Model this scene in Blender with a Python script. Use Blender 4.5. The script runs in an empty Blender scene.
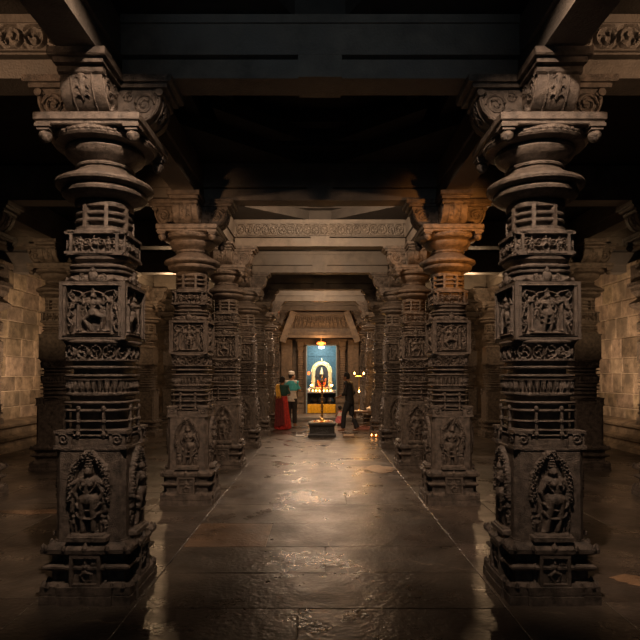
import bpy, bmesh, math, random
import numpy as np
from mathutils import Vector, Matrix
random.seed(7); RNG = np.random.default_rng(7)
S = bpy.context.scene; C = S.collection
PI = math.pi; cos, sin = math.cos, math.sin

# ------------------------------------------------------------------ materials
MATS = {}
def new_mat(name):
    m = bpy.data.materials.new(name); m.use_nodes = True
    nt = m.node_tree; b = nt.nodes['Principled BSDF']
    MATS[name] = m
    return m, nt, b
def N(nt, t, **kw):
    n = nt.nodes.new(t)
    for k, v in kw.items(): setattr(n, k, v)
    return n
def stone(name, c1, c2, rough=0.55, scale=6.0, bump=0.35, fine=90.0, spec=0.5, attr=False, c3=None):
    m, nt, b = new_mat(name)
    L = nt.links.new
    tc = N(nt, 'ShaderNodeTexCoord')
    n1 = N(nt, 'ShaderNodeTexNoise'); n1.inputs['Scale'].default_value = scale
    n1.inputs['Detail'].default_value = 8; n1.inputs['Roughness'].default_value = 0.65
    L(tc.outputs['Object'], n1.inputs['Vector'])
    cr = N(nt, 'ShaderNodeValToRGB')
    cr.color_ramp.elements[0].color = (*c1, 1); cr.color_ramp.elements[0].position = 0.32
    cr.color_ramp.elements[1].color = (*c2, 1); cr.color_ramp.elements[1].position = 0.7
    L(n1.outputs['Fac'], cr.inputs['Fac'])
    col = cr.outputs['Color']
    if c3:
        n3 = N(nt, 'ShaderNodeTexNoise'); n3.inputs['Scale'].default_value = scale*0.35
        n3.inputs['Detail'].default_value = 5
        L(tc.outputs['Object'], n3.inputs['Vector'])
        r3 = N(nt, 'ShaderNodeValToRGB'); r3.color_ramp.elements[0].position = 0.52; r3.color_ramp.elements[1].position = 0.66
        L(n3.outputs['Fac'], r3.inputs['Fac'])
        mx = N(nt, 'ShaderNodeMixRGB'); mx.inputs['Color2'].default_value = (*c3, 1)
        L(r3.outputs['Color'], mx.inputs['Fac']); L(col, mx.inputs['Color1']); col = mx.outputs['Color']
    if attr:
        at = N(nt, 'ShaderNodeAttribute', attribute_name='tint')
        mx = N(nt, 'ShaderNodeMixRGB', blend_type='MULTIPLY'); mx.inputs['Fac'].default_value = 1
        L(col, mx.inputs['Color1']); L(at.outputs['Color'], mx.inputs['Color2']); col = mx.outputs['Color']
    L(col, b.inputs['Base Color'])
    n2 = N(nt, 'ShaderNodeTexNoise'); n2.inputs['Scale'].default_value = fine
    n2.inputs['Detail'].default_value = 4; L(tc.outputs['Object'], n2.inputs['Vector'])
    ma = N(nt, 'ShaderNodeMath', operation='ADD'); L(n1.outputs['Fac'], ma.inputs[0]); L(n2.outputs['Fac'], ma.inputs[1])
    bp = N(nt, 'ShaderNodeBump'); bp.inputs['Strength'].default_value = bump; bp.inputs['Distance'].default_value = 0.01
    L(ma.outputs[0], bp.inputs['Height']); L(bp.outputs['Normal'], b.inputs['Normal'])
    rr = N(nt, 'ShaderNodeMapRange'); rr.inputs['To Min'].default_value = rough-0.1; rr.inputs['To Max'].default_value = rough+0.15
    L(n1.outputs['Fac'], rr.inputs['Value']); L(rr.outputs[0], b.inputs['Roughness'])
    b.inputs['Specular IOR Level'].default_value = spec
    return m
def stone_floor(name, c1, c2, rough, scale, bump, fine, spec, attr, c3):
    m = stone(name, c1, c2, rough, scale, bump, fine, spec, attr, c3=c3)
    nt = m.node_tree; L = nt.links.new; b = nt.nodes['Principled BSDF']
    tc = N(nt, 'ShaderNodeTexCoord')
    mp = N(nt, 'ShaderNodeMapping'); L(tc.outputs['Object'], mp.inputs['Vector']); mp.inputs['Scale'].default_value = (1, .8, 1)
    n1 = N(nt, 'ShaderNodeTexNoise'); n1.inputs['Scale'].default_value = 4.5; n1.inputs['Detail'].default_value = 4; L(mp.outputs[0], n1.inputs['Vector'])
    bp = N(nt, 'ShaderNodeBump'); bp.inputs['Strength'].default_value = .5; bp.inputs['Distance'].default_value = .022
    L(n1.outputs['Fac'], bp.inputs['Height'])
    old = b.inputs['Normal'].links[0].from_node
    L(bp.outputs['Normal'], old.inputs['Normal'])
    # chipped, worn paths: rougher and paler patches
    n2 = N(nt, 'ShaderNodeTexNoise'); n2.inputs['Scale'].default_value = 1.1; n2.inputs['Detail'].default_value = 7; n2.inputs['Roughness'].default_value = .7
    L(tc.outputs['Object'], n2.inputs['Vector'])
    rr = N(nt, 'ShaderNodeMapRange'); rr.inputs['From Min'].default_value = .35; rr.inputs['From Max'].default_value = .65
    rr.inputs['To Min'].default_value = rough-.1; rr.inputs['To Max'].default_value = rough+.22
    L(n2.outputs['Fac'], rr.inputs['Value']); L(rr.outputs[0], b.inputs['Roughness'])
    # thin pale scratches and veins
    w = N(nt, 'ShaderNodeTexVoronoi', feature='DISTANCE_TO_EDGE'); w.inputs['Scale'].default_value = .9
    wn = N(nt, 'ShaderNodeTexNoise'); wn.inputs['Scale'].default_value = 2.5; wn.inputs['Detail'].default_value = 6; L(tc.outputs['Object'], wn.inputs['Vector'])
    ad = N(nt, 'ShaderNodeMixRGB', blend_type='ADD'); ad.inputs['Fac'].default_value = .55; L(tc.outputs['Object'], ad.inputs['Color1']); L(wn.outputs['Color'], ad.inputs['Color2']); L(ad.outputs[0], w.inputs['Vector'])
    vr = N(nt, 'ShaderNodeMapRange'); vr.inputs['From Min'].default_value = .0; vr.inputs['From Max'].default_value = .012; vr.inputs['To Min'].default_value = .55; vr.inputs['To Max'].default_value = 0
    L(w.outputs['Distance'], vr.inputs['Value'])
    n3 = N(nt, 'ShaderNodeTexNoise'); n3.inputs['Scale'].default_value = 1.7; L(tc.outputs['Object'], n3.inputs['Vector'])
    r3 = N(nt, 'ShaderNodeMapRange'); r3.inputs['From Min'].default_value = .52; r3.inputs['From Max'].default_value = .6; L(n3.outputs['Fac'], r3.inputs['Value'])
    mu = N(nt, 'ShaderNodeMath', operation='MULTIPLY'); L(vr.outputs[0], mu.inputs[0]); L(r3.outputs[0], mu.inputs[1])
    mx = N(nt, 'ShaderNodeMixRGB'); mx.inputs['Color2'].default_value = (.32, .25, .18, 1)
    src = b.inputs['Base Color'].links[0].from_socket
    L(mu.outputs[0], mx.inputs['Fac']); L(src, mx.inputs['Color1']); L(mx.outputs[0], b.inputs['Base Color'])
    return m
def plain(name, col, rough=0.6, metal=0.0, emit=None, es=0.0, noise=0.0):
    m, nt, b = new_mat(name)
    b.inputs['Base Color'].default_value = (*col, 1); b.inputs['Roughness'].default_value = rough
    b.inputs['Metallic'].default_value = metal
    if noise:
        n1 = N(nt, 'ShaderNodeTexNoise'); n1.inputs['Scale'].default_value = 18; n1.inputs['Detail'].default_value = 5
        tc = N(nt, 'ShaderNodeTexCoord'); nt.links.new(tc.outputs['Object'], n1.inputs['Vector'])
        cr = N(nt, 'ShaderNodeValToRGB')
        cr.color_ramp.elements[0].color = (*[c*(1-noise) for c in col], 1); cr.color_ramp.elements[0].position = .3
        cr.color_ramp.elements[1].color = (*[min(1, c*(1+noise)) for c in col], 1); cr.color_ramp.elements[1].position = .7
        nt.links.new(n1.outputs['Fac'], cr.inputs['Fac']); nt.links.new(cr.outputs['Color'], b.inputs['Base Color'])
    if emit:
        b.inputs['Emission Color'].default_value = (*emit, 1); b.inputs['Emission Strength'].default_value = es
    return m
ST = stone('pillar_stone', (.028, .023, .0195), (.165, .132, .108), 0.48, 16, .9, 120, .48)
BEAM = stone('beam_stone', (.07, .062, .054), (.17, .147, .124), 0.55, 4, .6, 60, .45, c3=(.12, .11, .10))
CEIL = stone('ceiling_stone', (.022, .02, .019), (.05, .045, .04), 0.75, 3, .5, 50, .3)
WALL = stone('wall_stone', (.13, .105, .08), (.46, .37, .28), 0.75, 4.5, 1.0, 30, .3, attr=True, c3=(.17, .14, .11))
MORT = stone('wall_joint', (.34, .28, .21), (.48, .40, .31), 0.85, 8, .5, 60, .2)
FLOOR = stone_floor('floor_stone', (.030, .0245, .020), (.115, .092, .074), 0.29, 2.4, .55, 26, .7, attr=True, c3=(.05, .042, .035))
DARK = stone('dark_granite', (.014, .013, .012), (.034, .031, .028), 0.45, 9, .35, 80, .5)
DOORST = stone('shrine_stone', (.09, .07, .052), (.23, .175, .125), 0.5, 8, .4, 90, .45)
BRASS = plain('brass', (.78, .50, .17), .28, 1.0)
OLDBRASS = plain('aged_brass', (.42, .26, .10), .42, 1.0, noise=.35)
GOLD = plain('gilded_metal', (.95, .72, .36), .5, 0.55, noise=.2)
STEEL = plain('steel', (.55, .57, .6), .3, 1.0)
BLUE = plain('blue_paint', (.085, .175, .195), .5, noise=.4)
BLUEFR = plain('blue_grey_frame', (.30, .42, .50), .4, .3)
IDOL = plain('black_idol_stone', (.035, .03, .03), .3)
RED = plain('red_cloth', (.50, .03, .025), .7, noise=.35)
MAROON = plain('maroon_cloth', (.14, .012, .014), .75, noise=.3)
YELLOW = plain('yellow_cloth', (.85, .46, .02), .7, noise=.25)
OCHRE = plain('ochre_cloth', (.62, .36, .05), .7, noise=.3)
TEAL = plain('teal_cloth', (.05, .36, .40), .75, noise=.2)
GREY = plain('pale_grey_cloth', (.52, .50, .46), .8, noise=.15)
DKGREEN = plain('dark_green_cloth', (.012, .055, .045), .8, noise=.2)
BLACKC = plain('black_cloth', (.022, .021, .022), .8, noise=.2)
NAVY = plain('dark_trouser_cloth', (.03, .032, .038), .8, noise=.2)
HAIR = plain('black_hair', (.012, .01, .009), .85)
SKIN = plain('brown_skin', (.30, .15, .085), .55)
WHITE = plain('white_cloth', (.75, .73, .70), .8, noise=.08)
PINK = plain('pink_cloth', (.72, .22, .27), .75, noise=.3)
DUSTY = plain('dusty_pink_cloth', (.52, .22, .17), .8, noise=.2)
WOOD = plain('table_wood', (.16, .09, .05), .6, noise=.3)
CARD = plain('brown_board', (.28, .19, .12), .7, noise=.2)
ORANGE = plain('marigold', (.85, .25, .02), .7, noise=.2)
PETAL = plain('white_petals', (.8, .76, .68), .7)
FLAME = plain('flame', (1, .5, .12), .5, 0, (1.0, .50, .14), 28)
FLAMES = plain('small_flame', (1, .5, .12), .5, 0, (1.0, .42, .11), 16)
AMBER = plain('amber_glass_lamp', (.9, .25, .05), .3, 0, (1.0, .22, .05), 1.9)
TUBE = plain('white_lamp', (.9, .95, 1), .4, 0, (.85, .95, 1.0), 7)

# ------------------------------------------------------------------ mesh helpers
class MB:
    def __init__(s): s.v = []; s.f = []
    def add(s, vs, fs):
        o = len(s.v); s.v += [tuple(p) for p in vs]; s.f += [tuple(i+o for i in f) for f in fs]; return s
    def box(s, x0, x1, y0, y1, z0, z1):
        return s.add([(x0,y0,z0),(x1,y0,z0),(x1,y1,z0),(x0,y1,z0),(x0,y0,z1),(x1,y0,z1),(x1,y1,z1),(x0,y1,z1)],
                     [(0,3,2,1),(4,5,6,7),(0,1,5,4),(1,2,6,5),(2,3,7,6),(3,0,4,7)])
    def loft(s, loops, cap=True, closed=True):
        n = len(loops[0]); vs = [p for l in loops for p in l]; fs = []
        for i in range(len(loops)-1):
            for j in range(n if closed else n-1):
                a = i*n+j; b = i*n+(j+1) % n
                fs.append((a, b, b+n, a+n))
        if cap: fs.append(tuple(reversed(range(n)))); fs.append(tuple(range((len(loops)-1)*n, len(loops)*n)))
        return s.add(vs, fs)
    def lathe(s, prof, n=32, cx=0, cy=0, mod=None):
        loops = []
        for k, (r, z) in enumerate(prof):
            loops.append([(cx+(r*(1+(mod(k, j/n) if mod else 0)))*cos(2*PI*j/n), cy+(r*(1+(mod(k, j/n) if mod else 0)))*sin(2*PI*j/n), z) for j in range(n)])
        return s.loft(loops)
    def ball(s, c, r, n=10, sz=1.0, sx=1.0, sy=1.0):
        loops = []
        for i in range(n+1):
            a = -PI/2+PI*i/n; rr = max(.02, cos(a))*r
            loops.append([(c[0]+sx*rr*cos(2*PI*j/(2*n)), c[1]+sy*rr*sin(2*PI*j/(2*n)), c[2]+sz*r*sin(a)) for j in range(2*n)])
        return s.loft(loops)
    def tube(s, pts, rad, n=8, flat=1.0, up=(0, 0, 1)):
        pts = [Vector(p) for p in pts]; loops = []
        if not hasattr(rad, '__len__'): rad = [rad]*len(pts)
        for i, p in enumerate(pts):
            t = (pts[min(i+1, len(pts)-1)]-pts[max(i-1, 0)])
            if t.length < 1e-9: t = Vector((0, 0, 1))
            t.normalize(); u = Vector(up)
            if abs(t.dot(u)) > .95: u = Vector((0, 1, 0))
            a = t.cross(u).normalized(); b = a.cross(t).normalized()
            r = rad[i]; ra, rb = (r if hasattr(r, '__len__') else (r, r*flat))
            loops.append([p+a*(ra*cos(2*PI*j/n))+b*(rb*sin(2*PI*j/n)) for j in range(n)])
        return s.loft(loops)
    def mesh(s, name, mat, smooth=0.6):
        me = bpy.data.meshes.new(name); me.from_pydata(s.v, [], s.f); me.materials.append(mat)
        bm = bmesh.new(); bm.from_mesh(me); bmesh.ops.recalc_face_normals(bm, faces=bm.faces); bm.to_mesh(me); bm.free()
        if smooth:
            for p in me.polygons: p.use_smooth = True
            me.set_sharp_from_angle(angle=smooth)
        me.update(); return me
def obj(name, me, parent=None, loc=(0,0,0), rz=0):
    o = bpy.data.objects.new(name, me); C.objects.link(o); o.location = loc; o.rotation_euler = (0, 0, rz)
    if parent: o.parent = parent
    return o
def tag(o, label, cat, group=None):
    o['label'] = label; o['category'] = cat; o['kind'] = 'thing'
    if group: o['group'] = group
    return o
def thing(name, label, cat, loc=(0,0,0), rz=0, group=None):
    o = obj(name, None, None, loc, rz); return tag(o, label, cat, group)
def struct(name, me, loc=(0,0,0), rz=0, parent=None):
    o = obj(name, me, parent, loc, rz)
    if not parent: o['kind'] = 'structure'
    return o

# ------------------------------------------------------------------ relief carving (height fields)
def seg(X, Z, a, b, ra, rb=None, k=1.0):
    rb = ra if rb is None else rb
    dx, dz = b[0]-a[0], b[1]-a[1]; L2 = dx*dx+dz*dz+1e-12
    t = np.clip(((X-a[0])*dx+(Z-a[1])*dz)/L2, 0, 1)
    r = ra+(rb-ra)*t
    d2 = (X-a[0]-t*dx)**2+(Z-a[1]-t*dz)**2
    return k*r*np.sqrt(np.clip(1-d2/(r*r), 0, 1))
def poly(X, Z, pts, r, k=1.0):
    h = np.zeros_like(X)
    rr = r if hasattr(r, '__len__') else [r]*len(pts)
    for i in range(len(pts)-1): h = np.maximum(h, seg(X, Z, pts[i], pts[i+1], rr[i], rr[i+1], k))
    return h
def spiral(cx, cz, r, turns=1.6, a0=0.0, d=1, n=18):
    return [(cx+r*(1-.85*i/n)*cos(a0+d*turns*2*PI*i/n), cz+r*(1-.85*i/n)*sin(a0+d*turns*2*PI*i/n)) for i in range(n+1)]
def boxh(X, Z, x0, x1, z0, z1, h, e=.006):
    m = np.minimum(np.minimum(X-x0, x1-X), np.minimum(Z-z0, z1-Z))
    return h*np.clip(m/e, 0, 1)
def hfield(name, W, H, nx, nz, fn, off, mat, z0=0, back=.03, xc=0):
    xs = np.linspace(-W/2, W/2, nx); zs = np.linspace(0, H, nz)
    X, Z = np.meshgrid(xs, zs); Hh = fn(X, Z)
    vs = [(xc+X[j, i], -(off+Hh[j, i]), z0+Z[j, i]) for j in range(nz) for i in range(nx)]
    fs = [(j*nx+i, j*nx+i+1, (j+1)*nx+i+1, (j+1)*nx+i) for j in range(nz-1) for i in range(nx-1)]
    # closed rim and back
    rim = [i for i in range(nx)]+[j*nx+nx-1 for j in range(1, nz)]+[(nz-1)*nx+i for i in range(nx-2, -1, -1)]+[j*nx for j in range(nz-2, 0, -1)]
    o = len(vs)
    for r in rim: x, y, z = vs[r]; vs.append((x, -(off-back), z))
    n = len(rim)
    for k in range(n): fs.append((rim[k], o+k, o+(k+1) % n, rim[(k+1) % n]))
    fs.append(tuple(o+k for k in range(n)))
    m = MB(); m.add(vs, fs); return m.mesh(name, mat, 1.1)
def figure(X, Z, cx, z0, s, lean=0.0, arms=4, dance=False):
    """a standing or dancing deity with tall crown; s = scale (1 = .56 m tall)"""
    P = lambda x, z: (cx+s*(x+lean*sin(z*6)), z0+s*z)
    h = np.zeros_like(X); mx = lambda *a: np.maximum.reduce([h, *a])
    if dance:
        h = mx(poly(X, Z, [P(-.02, .23), P(-.11, .16), P(-.03, .03)], [s*.04, s*.036, s*.022], 1.1),
               poly(X, Z, [P(.02, .23), P(.13, .19), P(.10, .03)], [s*.04, s*.034, s*.022], 1.1),
               seg(X, Z, P(-.07, .02), P(-.02, .02), s*.018), seg(X, Z, P(.06, .02), P(.13, .02), s*.018))
    else:
        for q in (-1, 1):
            h = mx(poly(X, Z, [P(q*.035, .25), P(q*.042, .14), P(q*.04, .02)], [s*.042, s*.034, s*.024], 1.15),
                   seg(X, Z, P(q*.04, .01), P(q*.055, .005), s*.022, s*.02))
        for zz, w in ((.215, .085), (.15, .08)):                # hanging garlands over the skirt
            arc = [P(w*cos(a), zz-.045*sin(a)) for a in np.linspace(0, PI, 9)]
            h = mx(poly(X, Z, arc, s*.012, 3.2))
    h = mx(seg(X, Z, P(0, .245), P(0, .25), s*.065, None, .85),
           seg(X, Z, P(0, .27), P(0, .37), s*.042, s*.05, 1.0), seg(X, Z, P(-.05, .385), P(.05, .385), s*.028, None, 1.3),
           seg(X, Z, P(-.024, .36), P(-.024, .361), s*.026, None, 2.2), seg(X, Z, P(.024, .36), P(.024, .361), s*.026, None, 2.2),
           seg(X, Z, P(0, .40), P(0, .42), s*.02, None, 1.8), seg(X, Z, P(0, .45), P(0, .46), s*.036, s*.034, 1.35))
    for i, (zz, r) in enumerate(((.492, .04), (.512, .033), (.532, .026), (.55, .018))):
        h = mx(seg(X, Z, P(-r*.5, zz), P(r*.5, zz), s*.013, None, 2.6))
    h = mx(seg(X, Z, P(0, .48), P(0, .57), s*.034, s*.008, 1.0))
    a1 = [[P(q*.062, .38), P(q*.105, .30), P(q*.075, .235)] for q in (-1, 1)]
    a2 = [[P(q*.06, .385), P(q*.125, .355), P(q*.13, .44)] for q in (-1, 1)]
    for a in (a1+a2 if arms == 4 else a1): h = mx(poly(X, Z, a, [s*.024, s*.02, s*.017], 1.3))
    if arms == 4:
        for q in (-1, 1): h = mx(seg(X, Z, P(q*.13, .46), P(q*.13, .49), s*.024, s*.014, 1.2))
    h = mx(poly(X, Z, [P(.06*cos(a), .37-.07*sin(a)) for a in np.linspace(0, PI, 8)], s*.008, 5.5))
    return h
def foliage(X, Z, f, amp):
    return amp*np.clip(np.sin(X*f+1.3*np.sin(Z*f*.7))*np.sin(Z*f*1.1+1.1*np.cos(X*f*.8)), 0, 1)**.6
def niche_fn(v):
    W, H = .33, .675
    def fn(X, Z):
        h = boxh(X, Z, -.155, .155, .0, .045, .045)
        h = np.maximum(h, boxh(X, Z, -.13, .13, .02, .06, .036))
        h = np.maximum(h, figure(X, Z, 0, .062, 1.0, (.0, .03, -.03)[v], 4 if v != 1 else 2))
        for q in (-1, 1):
            h = np.maximum(h, figure(X, Z, q*.108, .05, .36, 0, 2))
            h = np.maximum(h, poly(X, Z, [(q*.118, .28), (q*.125, .22), (q*.12, .26)], .02, 1.2))
            for k in range(4):
                h = np.maximum(h, poly(X, Z, spiral(q*.128, .27+.055*k, .024, 1.3, k*1.2, q, 10), .0075, 2.0))
        arch = [(-.135, .30), (-.14, .42), (-.128, .49), (-.095, .56), (-.045, .615), (0, .665)]
        arch = arch+[(-x, z) for x, z in arch[-2::-1]]
        band = poly(X, Z, arch, .026, .9)
        h = np.maximum(h, band+np.where(band > 0, foliage(X, Z, 190, .016), 0))
        inner = [(x*.78, z*.955+.01) for x, z in arch]
        h = np.maximum(h, poly(X, Z, inner, .008, 2.5))
        edge = np.minimum(np.minimum(X+W/2, W/2-X), np.minimum(Z+.02, H-Z))
        return h*1.4*np.clip(edge/.008, 0, 1)
    return W, H, fn
def cube_fn(v):
    W, H = .496, .435
    def fn(X, Z):
        b = np.minimum(np.minimum(X+W/2, W/2-X), np.minimum(Z, H-Z))
        h = np.where(b < .032, .034, 0.0)
        h = np.maximum(h, np.where((b > .038) & (b < .044), .016, 0))
        h = np.maximum(h, figure(X, Z, 0, .055, .60, (.0, .02, -.02)[v], 4, v != 1)*1.1)
        h = np.maximum(h, boxh(X, Z, -.14, .14, .04, .06, .024))
        for q in (-1, 1):
            h = np.maximum(h, seg(X, Z, (q*.112, .07), (q*.112, .28), .014, .013, 1.7))
            h = np.maximum(h, boxh(X, Z, q*.112-.022, q*.112+.022, .275, .3, .026))
            h = np.maximum(h, boxh(X, Z, q*.112-.02, q*.112+.02, .058, .08, .026))
            h = np.maximum(h, poly(X, Z, [(q*.07, .33), (q*.10, .36), (q*.16, .372), (q*.185, .33), (q*.155, .29), (q*.175, .22), (q*.19, .16), (q*.155, .11), (q*.175, .06)], .0085, 2.2))
            for (zz, a) in ((.34, 0), (.25, 2), (.19, 4), (.12, 1)):
                h = np.maximum(h, poly(X, Z, spiral(q*.172, zz, .026, 1.5, a, q, 12), .0065, 2.5))
            h = np.maximum(h, figure(X, Z, q*.073, .16, .22, 0, 2))
        arch = [(.112*cos(a), .28+.085*sin(a)) for a in np.linspace(0, PI, 12)]
        h = np.maximum(h, poly(X, Z, arch, .009, 2.0))
        if v == 2: h = np.maximum(h, foliage(X, Z, 150, .010)*(b > .045))
        h = h*1.6
        return np.where(b < .026, .042, np.minimum(h, .05))
    return W, H, fn
def basepanel_fn():
    W, H = .225, .235
    def fn(X, Z):
        b = np.minimum(np.minimum(X+W/2, W/2-X), np.minimum(Z, H-Z))
        h = np.where(b < .026, .022, 0.0)
        h = np.maximum(h, figure(X, Z, 0, .035, .31, .0, 2, True)*1.5)
        h = np.maximum(h, poly(X, Z, spiral(.055, .16, .02, 1.3, 0, 1, 10), .006, 2))
        return np.minimum(h, .034)
    return W, H, fn
def scroll_h(x, z, k=0.0):
    """one motif in a unit cell x,z in [-.5,.5]; returns 0..1"""
    r = np.hypot(x, z); th = np.arctan2(z, x)
    ring = np.exp(-((r-.40)/.07)**2)
    sp = np.clip(cos_(3*th+14*r+k), 0, 1)*np.clip((.36-r)/.08, 0, 1)
    corner = np.clip((r-.52)/.08, 0, 1)*.7
    return np.maximum(np.maximum(ring, sp*.9), np.maximum(np.exp(-(r/.1)**2), corner))
cos_ = np.cos
def frieze_fn(L, H, n, depth=.02):
    def fn(X, Z):
        t = (X+L/2)/L*n; x = (t % 1)-.5; z = (Z/H-.5)*1.18
        cell = np.floor(t)
        h = scroll_h(x*np.where(cell % 2 == 0, 1, -1), z, cell*2.1)*depth
        return np.where(np.abs(Z/H-.5) > .43, depth*.95, h)
    return fn
def band_fn(W, H):                               # figure frieze on the upper square band
    def fn(X, Z):
        h = np.where((Z < .02) | (Z > H-.02), .021, 0.0)
        for i, cx in enumerate((-.175, -.105, 0, .105, .175)):
            h = np.maximum(h, figure(X, Z, cx, .018, .235 if cx else .25, 0, 2, i % 2 == 0)*1.4)
        for cx in (-.055, .055, -.14, .14):
            h = np.maximum(h, poly(X, Z, spiral(cx, .09, .035, 1.5, cx*40, 1, 14), .0075, 2.0))
        h = np.minimum(h*1.9, .04)
        return h+np.where(np.abs(X) < .15, .014, 0)
    return fn

# plans
def sq(w, z, p=.018, q=.19):
    side = [(-w, -w), (-q, -w), (-q, -w-p), (q, -w-p), (q, -w)]
    out = []
    for k in range(4):
        c, s_ = [(1,0),(0,1),(-1,0),(0,-1)][k]
        out += [(x*c-y*s_, x*s_+y*c, z) for x, y in side]
    return out
def sup(w, z, n=4.0, m=40):
    out = []
    for j in range(m):
        a = 2*PI*(j+.5)/m; c, s_ = cos(a), sin(a)
        r = w/(abs(c)**n+abs(s_)**n)**(1/n)
        out.append((r*c, r*s_, z))
    return out
def rings(zs, wi, wo, t=.014):
    """deep cut horizontal rings: list of ring centre heights"""
    pr = []
    for z in zs: pr += [(wi, z-t*.75), (wo-.004, z-t*.5), (wo, z), (wo-.004, z+t*.5), (wi, z+t*.75)]
    return pr
def wrapband(name, w, z0, z1, nmot, depth, kind, mat, n=4.0, m=320, nz=15):
    loops = []
    zz = np.linspace(z0, z1, nz); th = 2*PI*(np.arange(m)+.5)/m
    c, s_ = np.cos(th), np.sin(th); r0 = w/(np.abs(c)**n+np.abs(s_)**n)**(1/n)
    for i, z in enumerate(zz):
        v = (z-z0)/(z1-z0)-.5; t = (np.arange(m)/m*nmot+.25); x = (t % 1)-.5; V = np.full(m, v)
        if kind == 'scroll': h = scroll_h(x, V*1.15, np.floor(t)*1.7)
        elif kind == 'bead': h = np.sqrt(np.clip(1-(x/.46)**2-(V/.46)**2, 0, 1))
        else: h = np.clip(1-np.abs(x)/.42-(.0 if v > 0 else -v*1.2), 0, 1)**.5*.8+.5*np.exp(-((np.abs(x)-.3)/.08)**2)*(v > -.2)
        if abs(v) > .42: h = np.full(m, .9)
        r = r0-depth+depth*np.clip(h, 0, 1.1)
        loops.append([(r[j]*c[j], r[j]*s_[j], z) for j in range(m)])
    return MB().loft(loops).mesh(name, mat, 1.1)

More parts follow.
